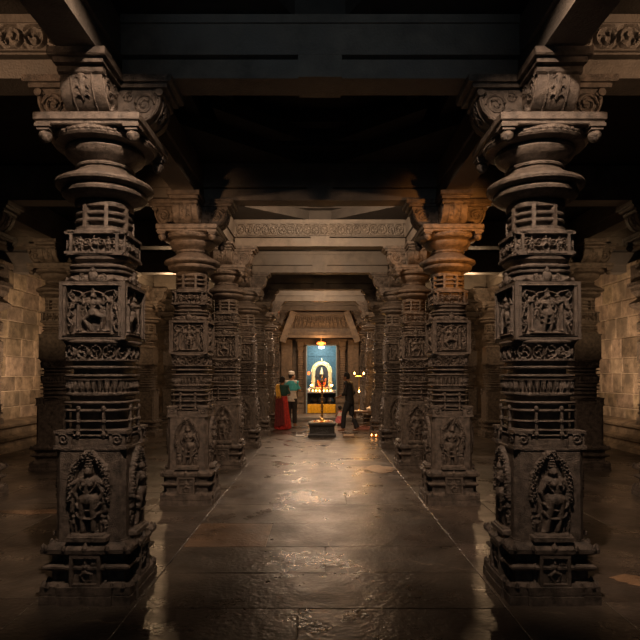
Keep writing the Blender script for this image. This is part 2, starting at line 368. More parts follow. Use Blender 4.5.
# ------------------------------------------------------------------ the carved pillar
PM = {}
def build_pillar_meshes():
    m = MB(); m.loft([sq(w, z, p, .2) for w, z, p in ((.335,0,.016),(.335,.066,.016),(.322,.07,.014),(.33,.076,.016),(.33,.132,.016),(.30,.146,.014))])
    for k in range(4):
        for x in (-.285, -.2, 0, .2, .285):
            a = k*PI/2; y = -.335; px, py = x*cos(a)-y*sin(a), x*sin(a)+y*cos(a)
            m.lathe([(.022, .128), (.016, .146), (.003, .162)], 6, px*.97, py*.97)
    PM['plinth'] = m.mesh('plinth', ST)
    m = MB(); m.loft([sq(w, z, .016, .14) for w, z in ((.29,.13),(.262,.165),(.262,.225),(.30,.243),(.317,.258),(.317,.272),(.29,.287),(.262,.30),(.262,.338),(.30,.357),(.328,.372),(.33,.402),(.30,.418),(.275,.432),(.27,.442))])
    for k in range(4):
        for x, s_ in ((-.29, .8), (-.16, .8), (0, 1.3), (.16, .8), (.29, .8)):
            a = k*PI/2; y = -.325; px, py = x*cos(a)-y*sin(a), x*sin(a)+y*cos(a)
            m.lathe([(.02*s_, .395), (.022*s_, .413), (.012*s_, .43), (.003, .413+.03*s_)], 7, px, py)
    PM['base_moulding'] = m.mesh('base_moulding', ST)
    W, H, fn = basepanel_fn(); PM['base_panel'] = hfield('base_panel', W, H, 40, 40, fn, .318, ST, .128, .06)
    m = MB(); m.loft([sup(.26, z, 40, 40) for z in (.43, 1.13)])
    for z0, z1, w in ((1.118, 1.132, .268), (.432, .452, .268)): m.loft([sup(w, z0, 40, 40), sup(w, z1, 40, 40)])
    PM['pedestal_block'] = m.mesh('pedestal_block', ST)
    for v in range(3):
        W, H, fn = niche_fn(v); PM['niche_relief%d' % v] = hfield('niche_relief', W, H, 60, 112, fn, .258, ST, .448, .03)
    # curled corner leaf
    m = MB(); m.box(-.07, .07, -.07, .07, 1.125, 1.15); m.box(-.058, .058, -.058, .058, 1.14, 1.245); m.box(-.068, .068, -.068, .068, 1.24, 1.262)
    for (ax, ay) in ((0, -1), (1, 0), (0, 1), (-1, 0)):
        sp = spiral(0, 1.197, .042, 1.4, PI*.75, -1, 16)
        pts = [((x if ay else .06*ax), (.06*ay if ay else x), z) for x, z in sp]
        m.tube(pts, .011, 6)
    PM['corner_leaf'] = m.mesh('corner_leaf', ST)
    pr = [(.245, 1.12), (.245, 1.195)]+rings([1.222, 1.262, 1.328], .205, .25)+rings([1.41, 1.468], .205, .252, .018)+[(.215, 1.49), (.215, 1.51), (.245, 1.524), (.245, 1.532)]
    PM['lower_shaft'] = MB().loft([sup(w, z) for w, z in pr]).mesh('lower_shaft', ST)
    PM['beaded_band'] = wrapband('beaded_band', .25, 1.53, 1.648, 32, .04, 'leaf', ST)
    pr = [(.235, 1.645)]+rings([1.672, 1.735], .195, .25, .018)+[(.20, 1.755), (.20, 1.775), (.235, 1.79)]
    PM['middle_shaft'] = MB().loft([sup(w, z) for w, z in pr]).mesh('middle_shaft', ST)
    PM['scroll_band'] = wrapband('scroll_band', .25, 1.785, 1.915, 16, .05, 'scroll', ST)
    PM['cushion'] = MB().loft([sup(w, z) for w, z in ((.235,1.91),(.255,1.918),(.26,1.93),(.25,1.943),(.235,1.95))]).mesh('cushion_moulding', ST)
    m = MB(); m.box(-.009, .009, -.010, .012, 1.205, 1.42)
    for z in (1.235, 1.33, 1.425): m.ball((0, -.004, z), .018, 6, 1.2)
    PM['strap'] = m.mesh('strap', ST)
    m = MB(); m.box(-.2, .2, -.2, .2, 1.945, 2.38)
    for z in ((1.945, 1.962), (2.363, 2.38)): m.box(-.246, .246, -.246, .246, *z)
    m.loft([sup(w, z, 24) for w, z in ((.22, 1.925), (.246, 1.94), (.246, 1.955))])
    PM['panel_block'] = m.mesh('panel_block', ST)
    for v in range(3):
        W, H, fn = cube_fn(v); PM['panel_relief%d' % v] = hfield('panel_relief', W, H, 104, 96, fn, .206, ST, 1.945, .008)
    pr = [(.225,2.375),(.238,2.385),(.24,2.40),(.225,2.425),(.20,2.445)]+rings([2.468, 2.508], .195, .228, .02)+[(.195,2.53),(.2,2.545),(.222,2.56),(.225,2.58),(.21,2.6)]
    PM['upper_shaft'] = MB().loft([sup(w, z) for w, z in pr]).mesh('upper_shaft', ST)
    m = MB()
    for q in (-1, 1):
        m.tube([(x, -.232, z) for x, z in spiral(q*.075, 2.41, .03, 1.4, PI/2, -q, 14)], .009, 6)
        m.tube([(q*.10, -.228, 2.385), (q*.16, -.225, 2.41), (q*.2, -.215, 2.39)], [.014, .018, .008], 6)
    m.ball((0, -.23, 2.42), .04, 8, 1.2, 1.0, .6); m.ball((0, -.235, 2.47), .018, 6, 1.3)
    PM['leaf_crest'] = m.mesh('leaf_crest', ST)
    m = MB(); m.box(-.18, .18, -.18, .18, 2.597, 2.767); m.loft([sup(.232, z, 30) for z in (2.588, 2.602)]); m.loft([sup(.232, z, 30) for z in (2.762, 2.775)])
    PM['frieze_block'] = m.mesh('frieze_block', ST)
    PM['frieze_relief'] = hfield('frieze_relief', .45, .17, 110, 40, band_fn(.45, .17), .185, ST, 2.597, .02)
    pr = [(.228,2.77),(.222,2.782),(.205,2.80),(.205,2.818),(.155,2.822)]+rings([2.868, 2.922], .155, .207, .022)+[(.155,2.968),(.205,2.972),(.212,2.99),(.212,3.02),(.2,3.035)]
    PM['lattice_neck'] = MB().loft([sup(w, z, 2.6) for w, z in pr]).mesh('lattice_neck', ST)
    m = MB(); m.box(-.014, .014, -.012, .05, 2.80, 2.99); PM['neck_post'] = m.mesh('neck_post', ST)
    PM['bell_disc'] = MB().lathe([(.2,3.02),(.23,3.035),(.285,3.05),(.318,3.078),(.325,3.098),(.318,3.115),(.3,3.122),(.34,3.13),(.366,3.145),(.372,3.162),(.366,3.18),(.345,3.192),(.29,3.22),(.24,3.25),(.21,3.278),(.2,3.295)], 48).mesh('bell_disc', ST, .5)
    PM['bowl'] = MB().lathe([(.19,3.285),(.222,3.292),(.226,3.304),(.218,3.316),(.2,3.322),(.215,3.336),(.255,3.358),(.288,3.385),(.303,3.412),(.302,3.435),(.29,3.45),(.33,3.455),(.372,3.462),(.385,3.478),(.378,3.53)], 48).mesh('bowl', ST, .5)
    PM['beaded_ring'] = MB().lathe([(.37,3.482),(.386,3.486),(.393,3.497),(.386,3.508),(.37,3.512)], 144, 0, 0, lambda k, t: (.018*cos(2*PI*t*48) if 0 < k < 4 else 0)).mesh('beaded_ring', ST, 1.2)
    PM['abacus'] = MB().loft([sup(w, z, 60, 44) for w, z in ((.372,3.52),(.38,3.527),(.38,3.545),(.388,3.548),(.394,3.555),(.394,3.603),(.388,3.608))]).mesh('abacus', ST)
    m = MB(); m.box(-.058, .058, -.058, .058, 3.505, 3.53); m.box(-.045, .045, -.045, .045, 3.485, 3.508)
    m.lathe([(.012,3.405),(.03,3.415),(.045,3.435),(.05,3.455),(.042,3.475),(.025,3.488)], 14)
    PM['corner_drop'] = m.mesh('corner_drop', ST)
    # bracket arm along -Y
    m = MB()
    def ext(prof, w):
        m.loft([[(x, -u, z) for u, z in prof] for x in (-w, w)])
    ext([(0,3.93),(.565,3.93),(.575,3.94),(.575,3.985),(0,3.985)], .205)
    ext([(0,3.895),(.535,3.895),(.54,3.935),(0,3.935)], .18)
    ext([(0,3.605),(.27,3.605),(.34,3.625),(.41,3.67),(.455,3.73),(.475,3.79),(.478,3.83),(.46,3.86),(.46,3.9),(0,3.9)], .15)
    m.tube([(-.165, -.47, 3.868), (.165, -.47, 3.868)], .03, 10)
    PM['bracket'] = m.mesh('bracket', ST)
    m = MB()
    for q in (-1, 1):
        x = q*.152
        m.tube([(x, -u, z) for u, z in ((.27,3.62),(.35,3.645),(.41,3.69),(.445,3.75),(.455,3.81),(.43,3.86))], .014, 6)
        m.tube([(x, -u, z) for u, z in spiral(.35, 3.775, .085, 1.9, 0, 1, 24)], .013, 6)
        m.tube([(x, -u, z) for u, z in spiral(.22, 3.70, .055, 1.5, 0, -1, 18)], .011, 6)
        m.tube([(x, -u, z) for u, z in spiral(.23, 3.83, .045, 1.5, 1, 1, 18)], .010, 6)
        for u, z in ((.13,3.66),(.13,3.75),(.14,3.85),(.29,3.66)): m.ball((x, -u, z), .022, 5)
    lf = [(.470,3.85),(.477,3.815),(.474,3.785),(.466,3.755),(.456,3.73),(.440,3.705),(.418,3.678)]
    m.tube([(0, -u-.002, z) for u, z in lf], [(.022,.010),(.030,.014),(.020,.014),(.030,.014),(.020,.013),(.026,.012),(.006,.006)], 10)
    for k in (1, 3, 5):
        for q in (-1, 1): m.tube([(q*.012, -lf[k][0]-.004, lf[k][1]), (q*.038, -lf[k][0]-.006, lf[k][1]+.006), (q*.05, -lf[k][0], lf[k][1]-.012)], [.010, .009, .004], 6)
    for q in (-.075, .075): m.tube([(q, -u-.002, z) for u, z in ((.478,3.85),(.478,3.80),(.458,3.735),(.412,3.672),(.34,3.627))], .007, 5)
    PM['bracket_carving'] = m.mesh('bracket_carving', ST)
build_pillar_meshes()
def pillar(x, y, label, cat='pillar', group='carved stone pillars', kind='carved', seed=0, rows=4):
    t = thing('stone_pillar', label, cat, (x, y, 0), 0, group)
    P = lambda n, me=None, loc=(0,0,0), rz=0, par=None: obj(n, PM[me or n], par or t, loc, rz)
    carved = kind == 'carved'
    P('plinth'); P('base_moulding'); P('pedestal_block'); P('lower_shaft'); P('beaded_band'); P('middle_shaft'); P('scroll_band')
    P('cushion_moulding', 'cushion'); P('panel_block'); P('upper_shaft'); P('frieze_block'); P('lattice_neck'); P('bell_disc'); P('bowl'); P('beaded_ring'); P('abacus')
    for k in range(4):
        rz = k*PI/2; c, s_ = cos(rz), sin(rz)
        P('frieze_relief', None, (0,0,0), rz)
        if carved:
            P('base_panel', None, (0,0,0), rz)
            P('niche_relief', 'niche_relief%d' % ((k+seed) % 3), (0,0,0), rz)
            P('panel_relief', 'panel_relief%d' % ((k*2+seed) % 3), (0,0,0), rz)
            P('leaf_crest', None, (0,0,0), rz)
        else:
            P('panel_face', 'plain_face', (0,0,0), rz)
        lx, ly = .198*(c+s_), .198*(s_-c)
        P('corner_leaf', None, (.2*(c-s_), .2*(s_+c), 0), 0)
        for q in (-.095, .095):
            if carved: P('strap', None, (q*c+.243*s_, q*s_-.243*c, 0), rz)
        for da in (-PI/8, PI/8): P('neck_post', None, (.207*sin(rz+da), -.207*cos(rz+da), 0), rz+da)
        P('corner_drop', None, (.325*(c-s_), .325*(s_+c), 0), 0)
        b = P('bracket', None, (0,0,0), rz)
        P('bracket_carving', None, (0,0,0), 0, b)
    return t
m = MB(); m.box(-.236, .236, -.234, -.19, 1.95, 2.375); PM['plain_face'] = m.mesh('panel_face', ST, 0)

ROWS = [4.47, 7.56, 10.27, 12.92, 15.46, 18.0, 20.55]
AX = 1.715; OX = 4.7
ords = ['nearest', 'second', 'third', 'fourth', 'fifth', 'sixth', 'farthest']
for i, y in enumerate(ROWS):
    for sgn, side in ((-1, 'left'), (1, 'right')):
        if i == 0: lab = 'big dark carved pillar nearest the viewer on the %s of the aisle' % side
        elif i == 6: lab = 'farthest carved pillar on the %s of the aisle, beside the shrine front' % side
        elif i == 1 and sgn == 1: lab = 'second carved pillar on the right of the aisle, its capital lit strong orange'
        else: lab = '%s carved pillar from the viewer in the row left of the aisle' % ords[i] if sgn < 0 else '%s carved pillar from the viewer in the row right of the aisle' % ords[i]
        pillar(sgn*AX, y, lab, 'pillar', 'carved pillars along the aisle', 'carved', i+(1 if sgn > 0 else 0))
for i, y in enumerate(ROWS[:6]):
    if i in (0,): continue
    yy = {1: 7.6, 2: 10.1, 3: 12.75, 4: 15.3, 5: 17.95}[i]
    for sgn, side in ((-1, 'left'), (1, 'right')):
        lab = {1: 'stone pillar at the very %s edge of the view, only its stepped base showing',
               2: 'plain-faced pillar in front of the lit block wall on the %s',
               3: 'plain-faced outer pillar hidden behind the big nearest pillar on the %s',
               4: 'plain-faced pillar seen between the first two aisle pillars on the %s',
               5: 'dim plain-faced pillar at the far end of the %s side aisle'}[i] % side
        pillar(sgn*OX, yy, lab, 'pillar', 'plain-faced pillars of the side aisles', 'plain', i)

# ------------------------------------------------------------------ beams
BZ0, BZ1 = 3.987, 4.44
def beam_core(x0, x1, d=.17, notch=True, c=None):
    m = MB(); mid = (x0+x1)/2
    m.box(x0, x1, -d, d, 4.155, BZ1); m.box(x0, x1, -d+.035, d-.035, BZ0, 4.135); m.box(x0, x1, -d+.08, d-.08, 4.13, 4.158)
    m.box(x0, x1, -d-.02, d+.02, BZ1-.045, BZ1+.02)
    if notch:
        n = .17
        m.box(mid-n, mid+n, -d+.003, d-.003, BZ0-.004, 4.157)
    return m
def crossbeam(y, name, label, x0, x1, carve, n=14, group='beams across the aisle'):
    t = thing(name, label, 'beam', ((x0+x1)/2, y, 0), 0, group)
    h = (x1-x0)/2
    obj('beam_body', beam_core(-h, h).mesh('beam_body', BEAM, 0), t)
    if carve:
        L = 2*h-.08
        obj('scroll_frieze', hfield('scroll_frieze', L, .215, n*20, 22, frieze_fn(L, .215, n, .036), .165, BEAM, 4.17, .01), t)
    return t
trim = [0]
def trimbeam(x0, x1, y0, y1, z0=BZ0, z1=BZ1, mat=None, st=.03):
    trim[0] += 1
    m = MB()
    if x1-x0 > y1-y0:
        m.box(x0, x1, y0, y1, 4.155, z1); m.box(x0, x1, y0+st, y1-st, z0, 4.158)
    else:
        m.box(x0, x1, y0, y1, 4.155, z1); m.box(x0+st, x1-st, y0, y1, z0, 4.158)
    return struct('trim_%d' % trim[0], m.mesh('trim', mat or BEAM, 0))
IB = AX-.17
blab = ['plain dark stone beam across the top of the view, over the nearest pillars', 'black beam over the second pair of pillars, only its underside showing',
        'scroll-carved beam over the third pair of pillars, brightest of the beams', 'plain lit beam over the fourth pair of pillars, below the scroll-carved beam',
        'dark beam over the fifth pair of pillars', 'narrow lit beam over the sixth pair of pillars', 'farthest thin beam just above the shrine lintel']
for i, y in enumerate(ROWS):
    crossbeam(y, 'stone_beam', blab[i], -IB+.002, IB-.002, i in (2,), 20)
for sgn, side in ((-1, 'left'), (1, 'right')):          # lateral beams
    a, b_ = sorted((sgn*(AX+.17), sgn*(OX-.172)))
    t = crossbeam(ROWS[0], 'stone_beam', 'scroll-carved beam leaving the nearest pillar towards the %s edge' % side, a+.002, b_-.002, True, 14, 'carved beams over the side aisles')
    for i, y in enumerate(ROWS):
        if i: trimbeam(a+.002, b_-.002, y-.17, y+.17)
        c, d = sorted((sgn*(OX+.172), sgn*7.3)); trimbeam(c, d, y-.17, y+.17)
    ys = [-1.5]+ROWS+[22.0]
    for k in range(len(ys)-1):
        if k in (0, 1):
            t = thing('stone_beam', ('dark beam passing overhead from the nearest %s pillar towards the viewer' if k == 0 else 'dark beam running back along the %s side from the nearest pillar to the second') % side, 'beam', (sgn*AX, (ys[k]+ys[k+1])/2, 0), 0, 'beams along the aisle')
            h = (ys[k+1]-ys[k])/2-.001
            m = MB(); m.box(-.17, .17, -h, h, 4.155, BZ1); m.box(-.14, .14, -h, h, BZ0, 4.158)
            obj('beam_body', m.mesh('beam_body', BEAM, 0), t)
        else: trimbeam(sgn*AX-.17, sgn*AX+.17, ys[k]+.001, ys[k+1]-.001)
        trimbeam(sgn*OX-.17, sgn*OX+.17, ys[k]+.001, ys[k+1]-.001)

# ------------------------------------------------------------------ ceiling with lantern bays
m = MB()
ys = [-1.5]+ROWS+[22.0]
for sgn in (-1, 1):
    m.box(*sorted((sgn*(AX-.05), sgn*7.4)), -1.6, 22.2, BZ1+.025, BZ1+.3)
for k in range(len(ys)-1):
    y0, y1 = ys[k]+.12, ys[k+1]-.12; x0, x1 = -IB-.05, IB+.05
    m.box(x0, x1, ys[k]-.13, ys[k]+.13, BZ1+.025, BZ1+.75)
    cx, cy = 0, (y0+y1)/2
    def tri(a, b, c, z0, z1): m.loft([[(p[0], p[1], z0) for p in (a, b, c)], [(p[0], p[1], z1) for p in (a, b, c)]])
    f = .5
    hx, hy = (x1-x0)/2, (y1-y0)/2
    for sx in (-1, 1):
        for sy in (-1, 1):
            tri((sx*hx, cy+sy*hy), (sx*hx*.12, cy+sy*hy), (sx*hx, cy+sy*hy*.12), BZ1+.03, BZ1+.2)
            tri((sx*hx*.75, cy+sy*hy*.75), (sx*hx*.12, cy+sy*hy*.75), (sx*hx*.75, cy+sy*hy*.12), BZ1+.2, BZ1+.36)
    # a step frame and the closing slab
    for (w0, w1, z) in ((1.0, .86, .2), (.75, .62, .36)):
        m.box(-hx*w0, hx*w0, cy-hy*w0, cy-hy*w1, BZ1+z, BZ1+z+.18); m.box(-hx*w0, hx*w0, cy+hy*w1, cy+hy*w0, BZ1+z, BZ1+z+.18)
        m.box(-hx*w0, -hx*w1, cy-hy*w0, cy+hy*w0, BZ1+z, BZ1+z+.18); m.box(hx*w1, hx*w0, cy-hy*w0, cy+hy*w0, BZ1+z, BZ1+z+.18)
    m.box(x0, x1, ys[k], ys[k+1], BZ1+.54, BZ1+.75)
    m.lathe([(.5, BZ1+.52), (.5, BZ1+.545)], 24, 0, cy); m.lathe([(.28, BZ1+.47), (.3, BZ1+.53)], 24, 0, cy); m.lathe([(.08, BZ1+.40), (.13, BZ1+.48)], 16, 0, cy)
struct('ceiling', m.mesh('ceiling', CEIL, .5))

# ------------------------------------------------------------------ floor slabs
def tinted(name, boxes, mat, back=None):
    """boxes: list of (8 verts, tint)"""
    m = MB(); cols = []
    for vs, fs, t in boxes:
        m.add(vs, fs); cols += [t]*len(fs)
    me = bpy.data.meshes.new(name); me.from_pydata(m.v, [], m.f); me.materials.append(mat)
    at = me.color_attributes.new('tint', 'FLOAT_COLOR', 'CORNER')
    for p, t in zip(me.polygons, cols):
        for li in p.loop_indices: at.data[li].color = (*t, 1)
    return me
def slab(x0, x1, y0, y1, tz, g=.0025, bev=.005):
    z = [random.uniform(-.0007, .0007)+tz for _ in range(4)]
    P = [(x0+g, y0+g), (x1-g, y0+g), (x1-g, y1-g), (x0+g, y1-g)]
    Q = [(x0+g+bev, y0+g+bev), (x1-g-bev, y0+g+bev), (x1-g-bev, y1-g-bev), (x0+g+bev, y1-g-bev)]
    vs = [(p[0], p[1], -.03) for p in P]+[(p[0], p[1], zz-.002) for p, zz in zip(P, z)]+[(q[0], q[1], zz) for q, zz in zip(Q, z)]
    fs = [(0,1,5,4),(1,2,6,5),(2,3,7,6),(3,0,4,7),(4,5,9,8),(5,6,10,9),(6,7,11,10),(7,4,8,11),(8,9,10,11)]
    return vs, fs
boxes = []
strips = [(-7.3, -5.9), (-5.9, -4.35), (-4.35, -3.2), (-3.2, -2.1), (-2.1, -1.34), (-1.34, 1.34), (1.34, 2.1), (2.1, 3.2), (3.2, 4.35), (4.35, 5.9), (5.9, 7.3)]
for si, (a, b_) in enumerate(strips):
    y = -1.6+random.uniform(0, .5)
    first = -1.7
    rows = [-.6, .6, 1.7, 2.9, 4.09, 4.81, 5.53, 6.39, 7.3, 8.2]; fixed = {2.9: [-.15], 4.81: [.05], 5.53: [-.53], 7.3: [.35], 1.7: [.4]}
    while first < 22.3:
        ln = random.uniform(.75, 1.35) if si == 5 else random.uniform(.9, 1.9)
        y1 = min(first+ln, 22.4); cuts = [a]
        if si == 5 and rows:
            cuts += fixed.get(first, []); y1 = rows.pop(0)
        elif si == 5:
            nn = random.choice([1, 1, 2, 2, 2, 3])
            for k in range(1, nn): cuts.append(a+(b_-a)*(k/nn+random.uniform(-.12, .12)))
        cuts.append(b_)
        for k in range(len(cuts)-1):
            v = random.uniform(.72, 1.22); t = (v*random.uniform(.97, 1.04), v, v*random.uniform(.94, 1.03))
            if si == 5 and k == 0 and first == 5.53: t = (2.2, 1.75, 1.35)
            vs, fs = slab(cuts[k], cuts[k+1], first, y1, random.uniform(-.0012, .0012)); boxes.append((vs, fs, t))
        first = y1
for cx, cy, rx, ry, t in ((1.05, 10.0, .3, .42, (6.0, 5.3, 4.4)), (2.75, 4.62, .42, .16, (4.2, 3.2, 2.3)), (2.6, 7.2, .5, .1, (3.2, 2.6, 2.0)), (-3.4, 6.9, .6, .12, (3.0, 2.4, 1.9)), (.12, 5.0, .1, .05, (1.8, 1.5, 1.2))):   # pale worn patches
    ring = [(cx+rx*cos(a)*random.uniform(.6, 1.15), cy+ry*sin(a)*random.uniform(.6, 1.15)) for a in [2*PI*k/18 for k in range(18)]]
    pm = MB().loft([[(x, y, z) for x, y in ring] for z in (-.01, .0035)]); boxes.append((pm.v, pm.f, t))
for (x0, x1, y0, y1) in ((-7.4, 7.4, -1.8, 22.5),):
    bb = MB().box(x0, x1, y0, y1, -.3, -.012); boxes.append((bb.v, bb.f, (.75, .65, .55)))
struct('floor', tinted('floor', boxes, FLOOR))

# ------------------------------------------------------------------ side walls
def blockwall(name, x, sgn, y0, y1, z0, z1):
    boxes = []; z = z0
    while z < z1-.05:
        h = min(random.uniform(.33, .5), z1-z)
        if z1-(z+h) < .15: h = z1-z
        y = y0-random.uniform(0, .4)
        while y < y1:
            w = random.uniform(.38, .85); a, b_ = max(y, y0), min(y+w, y1)
            if b_-a > .03:
                v = random.uniform(.5, 1.15); t = (v, v*random.uniform(.95, 1), v*random.uniform(.9, 1))
                g = .008; d = random.uniform(0, .02); e = .02
                X0, X1 = x+sgn*.2, x-sgn*d
                P = [(a+g, z+g), (b_-g, z+g), (b_-g, z+h-g), (a+g, z+h-g)]; Q = [(a+g+e, z+g+e), (b_-g-e, z+g+e), (b_-g-e, z+h-g-e), (a+g+e, z+h-g-e)]
                vs = [(X0, p[0], p[1]) for p in P]+[(X1+sgn*.012, p[0], p[1]) for p in P]+[(X1, q[0], q[1]) for q in Q]
                fs = [(0,1,5,4),(1,2,6,5),(2,3,7,6),(3,0,4,7),(4,5,9,8),(5,6,10,9),(6,7,11,10),(7,4,8,11),(8,9,10,11)]
                boxes.append((vs, fs, t))
            y += w
        z += h
    me = tinted(name, boxes, WALL)
    o = struct(name, me)
    a, b_ = sorted((x+sgn*.012, x+sgn*.35))
    bk = obj('wall_joints', MB().box(a, b_, y0-.1, y1+.1, z0-.2, z1).mesh('wall_joints', MORT, 0), o)
    return o
for sgn, side in ((-1, 'left'), (1, 'right')):
    blockwall('wall_'+side, sgn*7.0, sgn, -1.6, 22.0, .5, 4.2)
    # moulded plinth along the wall
    prof = [(7.1, 0), (6.62, 0), (6.62, .10), (6.68, .12), (6.70, .22), (6.62, .25), (6.60, .31), (6.72, .36), (6.74, .50), (6.64, .53), (6.62, .58), (6.72, .63), (6.95, .66), (7.1, .66)]
    struct('baseboard_'+side, MB().loft([[(sgn*x, y, z) for x, z in prof] for y in (-1.6, 22.0)]).mesh('baseboard', WALL, 0))
    me = bpy.data.objects['baseboard_'+side].data
    at = me.color_attributes.new('tint', 'FLOAT_COLOR', 'CORNER')
    for d in at.data: d.color = (.75, .72, .68, 1)
    # half pillars against the wall
    for k, y in enumerate((7.0, 11.75, 16.2)):
        m = MB()
        pr = [(.24,.6),(.24,.75),(.2,.77),(.2,1.3)]+rings([1.36,1.42,1.5,1.58], .18, .22)+[(.2,1.62),(.2,1.78)]+rings([1.83,1.9], .18, .22)+[(.22,1.95),(.22,2.35)]+rings([2.42,2.5,2.58], .17, .22)+[(.22,2.62),(.22,2.75)]+rings([2.82,2.88,2.94], .17, .2)+[(.17,3.0),(.32,3.1),(.34,3.16),(.2,3.28),(.3,3.42),(.3,3.5),(.36,3.52),(.36,3.6),(.3,3.62),(.3,3.98)]
        m.loft([sup(w, z, 8, 32) for w, z in pr])
        m.v = [(sgn*min(sgn*px_, .05), py_, pz_) for px_, py_, pz_ in m.v]
        o = obj('half_pillar', m.mesh('half_pillar', ST), None, (sgn*6.93, y, 0))
        tag(o, ('carved half pillar set against the block wall at the %s edge of the view' if k == 1 else ('carved half pillar on the %s wall nearest the viewer, out at the side' if k == 0 else 'half pillar at the far end of the %s block wall')) % side, 'half pillar', 'half pillars along the side walls')
# far walls of the side aisles
for sgn, side in ((-1, 'left'), (1, 'right')):
    a, b_ = sorted((sgn*2.0, sgn*7.2))
    boxes = []
    z = 0
    while z < 4.2:
        h = .42; x = a-random.uniform(0, .4)
        while x < b_:
            w = random.uniform(.5, .9); p, q = max(x, a), min(x+w, b_)
            if q-p > .03:
                v = random.uniform(.5, .8); bb = MB().box(p+.006, q-.006, 21.4, 21.7, z+.006, z+h-.006); boxes.append((bb.v, bb.f, (v, v*.97, v*.93)))
            x += w
        z += h
    bb = MB().box(a, b_, 21.42, 21.8, 0, 4.2); boxes.append((bb.v, bb.f, (.8, .75, .7)))
    struct('wall_back_'+side, tinted('wall_back', boxes, WALL))
# wall behind the viewer with an open entrance
m = MB(); m.box(-7.4, -1.9, -1.9, -1.6, 0, 4.5); m.box(1.9, 7.4, -1.9, -1.6, 0, 4.5); m.box(-1.9, 1.9, -1.9, -1.6, 3.2, 4.5)
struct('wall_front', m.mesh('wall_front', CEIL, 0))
#__PART2__
# ------------------------------------------------------------------ shrine front
DX = .06                                                   # centre of the doorway
m = MB(); m.box(-1.5, 1.5, 19.55, 22.0, -.02, .10); m.box(-1.42, 1.42, 19.75, 22.0, .09, .135)
trim[0] += 1; struct('trim_%d' % trim[0], m.mesh('platform', BEAM, 0))
m = MB()
m.box(-2.0, DX-.585, 22.2, 22.3, .13, 4.3); m.box(DX+.585, 2.0, 22.2, 22.3, .13, 4.3); m.box(DX-.585, DX+.585, 22.0, 22.3, 2.78, 4.3)
for q in (-1, 1): m.box(*sorted((DX+q*.585, DX+q*.66)), 22.0, 22.25, .13, 4.3)
for q in (-1, 1):                                          # plain lit wall panels either side
    m.box(*sorted((q*1.08, q*1.5)), 21.86, 22.22, .75, 3.0)
    for z0, z1, d in ((.13,.3,.34),(.3,.36,.28),(.36,.5,.3),(.5,.56,.24),(.56,.7,.3),(.7,.78,.22)): m.box(*sorted((q*.62, q*1.55)), 22.0-d, 22.22, z0, z1)
struct('wall_shrine', m.mesh('wall_shrine', DOORST, 0))
d1 = struct('door_1', None)
m = MB()
for q in (-1, 1): m.box(*sorted((DX+q*.60, DX+q*.565)), 21.93, 22.0, .13, 2.80)
m.box(DX-.60, DX+.60, 21.93, 22.0, 2.765, 2.80)
obj('metal_frame', m.mesh('metal_frame', BLUEFR, 0), d1)
for q in (-1, 1):
    m = MB()
    pr = [(.13,.78),(.13,.95),(.10,.97)]+rings(np.arange(1.02, 2.55, .09), .095, .125, .03)+[(.10,2.56),(.13,2.6),(.15,2.68),(.11,2.72),(.15,2.80),(.15,2.92)]
    m.loft([sup(w, z, 8, 24) for w, z in pr])
    obj('door_pilaster', m.mesh('door_pilaster', DOORST), d1, (DX+q*.82, 21.88, 0))
m = MB(); m.box(DX-1.0, DX+1.0, 21.85, 22.2, 2.92, 3.02); m.box(DX-.66, DX+.66, 21.87, 22.0, 2.80, 2.93); obj('door_lintel', m.mesh('door_lintel', DOORST, 0), d1)
# carved lintel and dentil eave over the vestibule
t = thing('carved_lintel', 'carved stone lintel with figure panel and dentil eave above the shrine doorway', 'lintel', (0, 21.1, 0))
def lint(X, Z):
    h = np.zeros_like(X)
    for cx in np.arange(-1.05, 1.06, .15):
        h = np.maximum(h, figure(X, Z, cx, .08, .72 if abs((cx*20) % 2) < 1 else .62, 0, 4)*1.7)
        h = np.maximum(h, seg(X, Z, (cx+.075, .05), (cx+.075, .5), .014, None, 2))
    return np.maximum(h, np.where((Z < .04) | (Z > .54), .04, 0))
obj('figure_panel', hfield('figure_panel', 2.24, .58, 230, 60, lint, .06, DOORST, 3.32, .1), t)
m = MB(); m.box(-1.3, 1.3, -.12, .12, 3.25, 3.33); m.box(-1.3, 1.3, -.2, .12, 3.02, 3.12); m.box(-1.3, 1.3, -.15, .12, 3.12, 3.25)
m.box(-1.13, 1.13, -.05, .2, 3.3, 3.98)
obj('eave', m.mesh('eave', DOORST, 0), t)
m = MB()
for k in range(44): m.box(-1.28+k*.0595, -1.28+k*.0595+.032, -.19, -.12, 3.15, 3.22)
obj('dentils', m.mesh('dentils', DOORST, 0), t)
for q, side in ((-1, 'left'), (1, 'right')):
    m = MB()
    a = Vector((q*.95, 0, 3.92)); b_ = Vector((q*1.36, 0, 2.82)); n = Vector((.10, 0, .035*q))
    m.loft([[a-n+Vector((0, dy*.08, 0)) for dy in (-1, 1)]+[a+n+Vector((0, dy*.08, 0)) for dy in (1, -1)], [b_-n+Vector((0, dy*.08, 0)) for dy in (-1, 1)]+[b_+n+Vector((0, dy*.08, 0)) for dy in (1, -1)]])
    o = obj('stone_strut', m.mesh('stone_strut', DOORST, 0), None, (0, 20.25, 0)); tag(o, 'slanted stone strut at the %s end of the carved lintel' % side, 'strut', 'slanted struts beside the lintel')
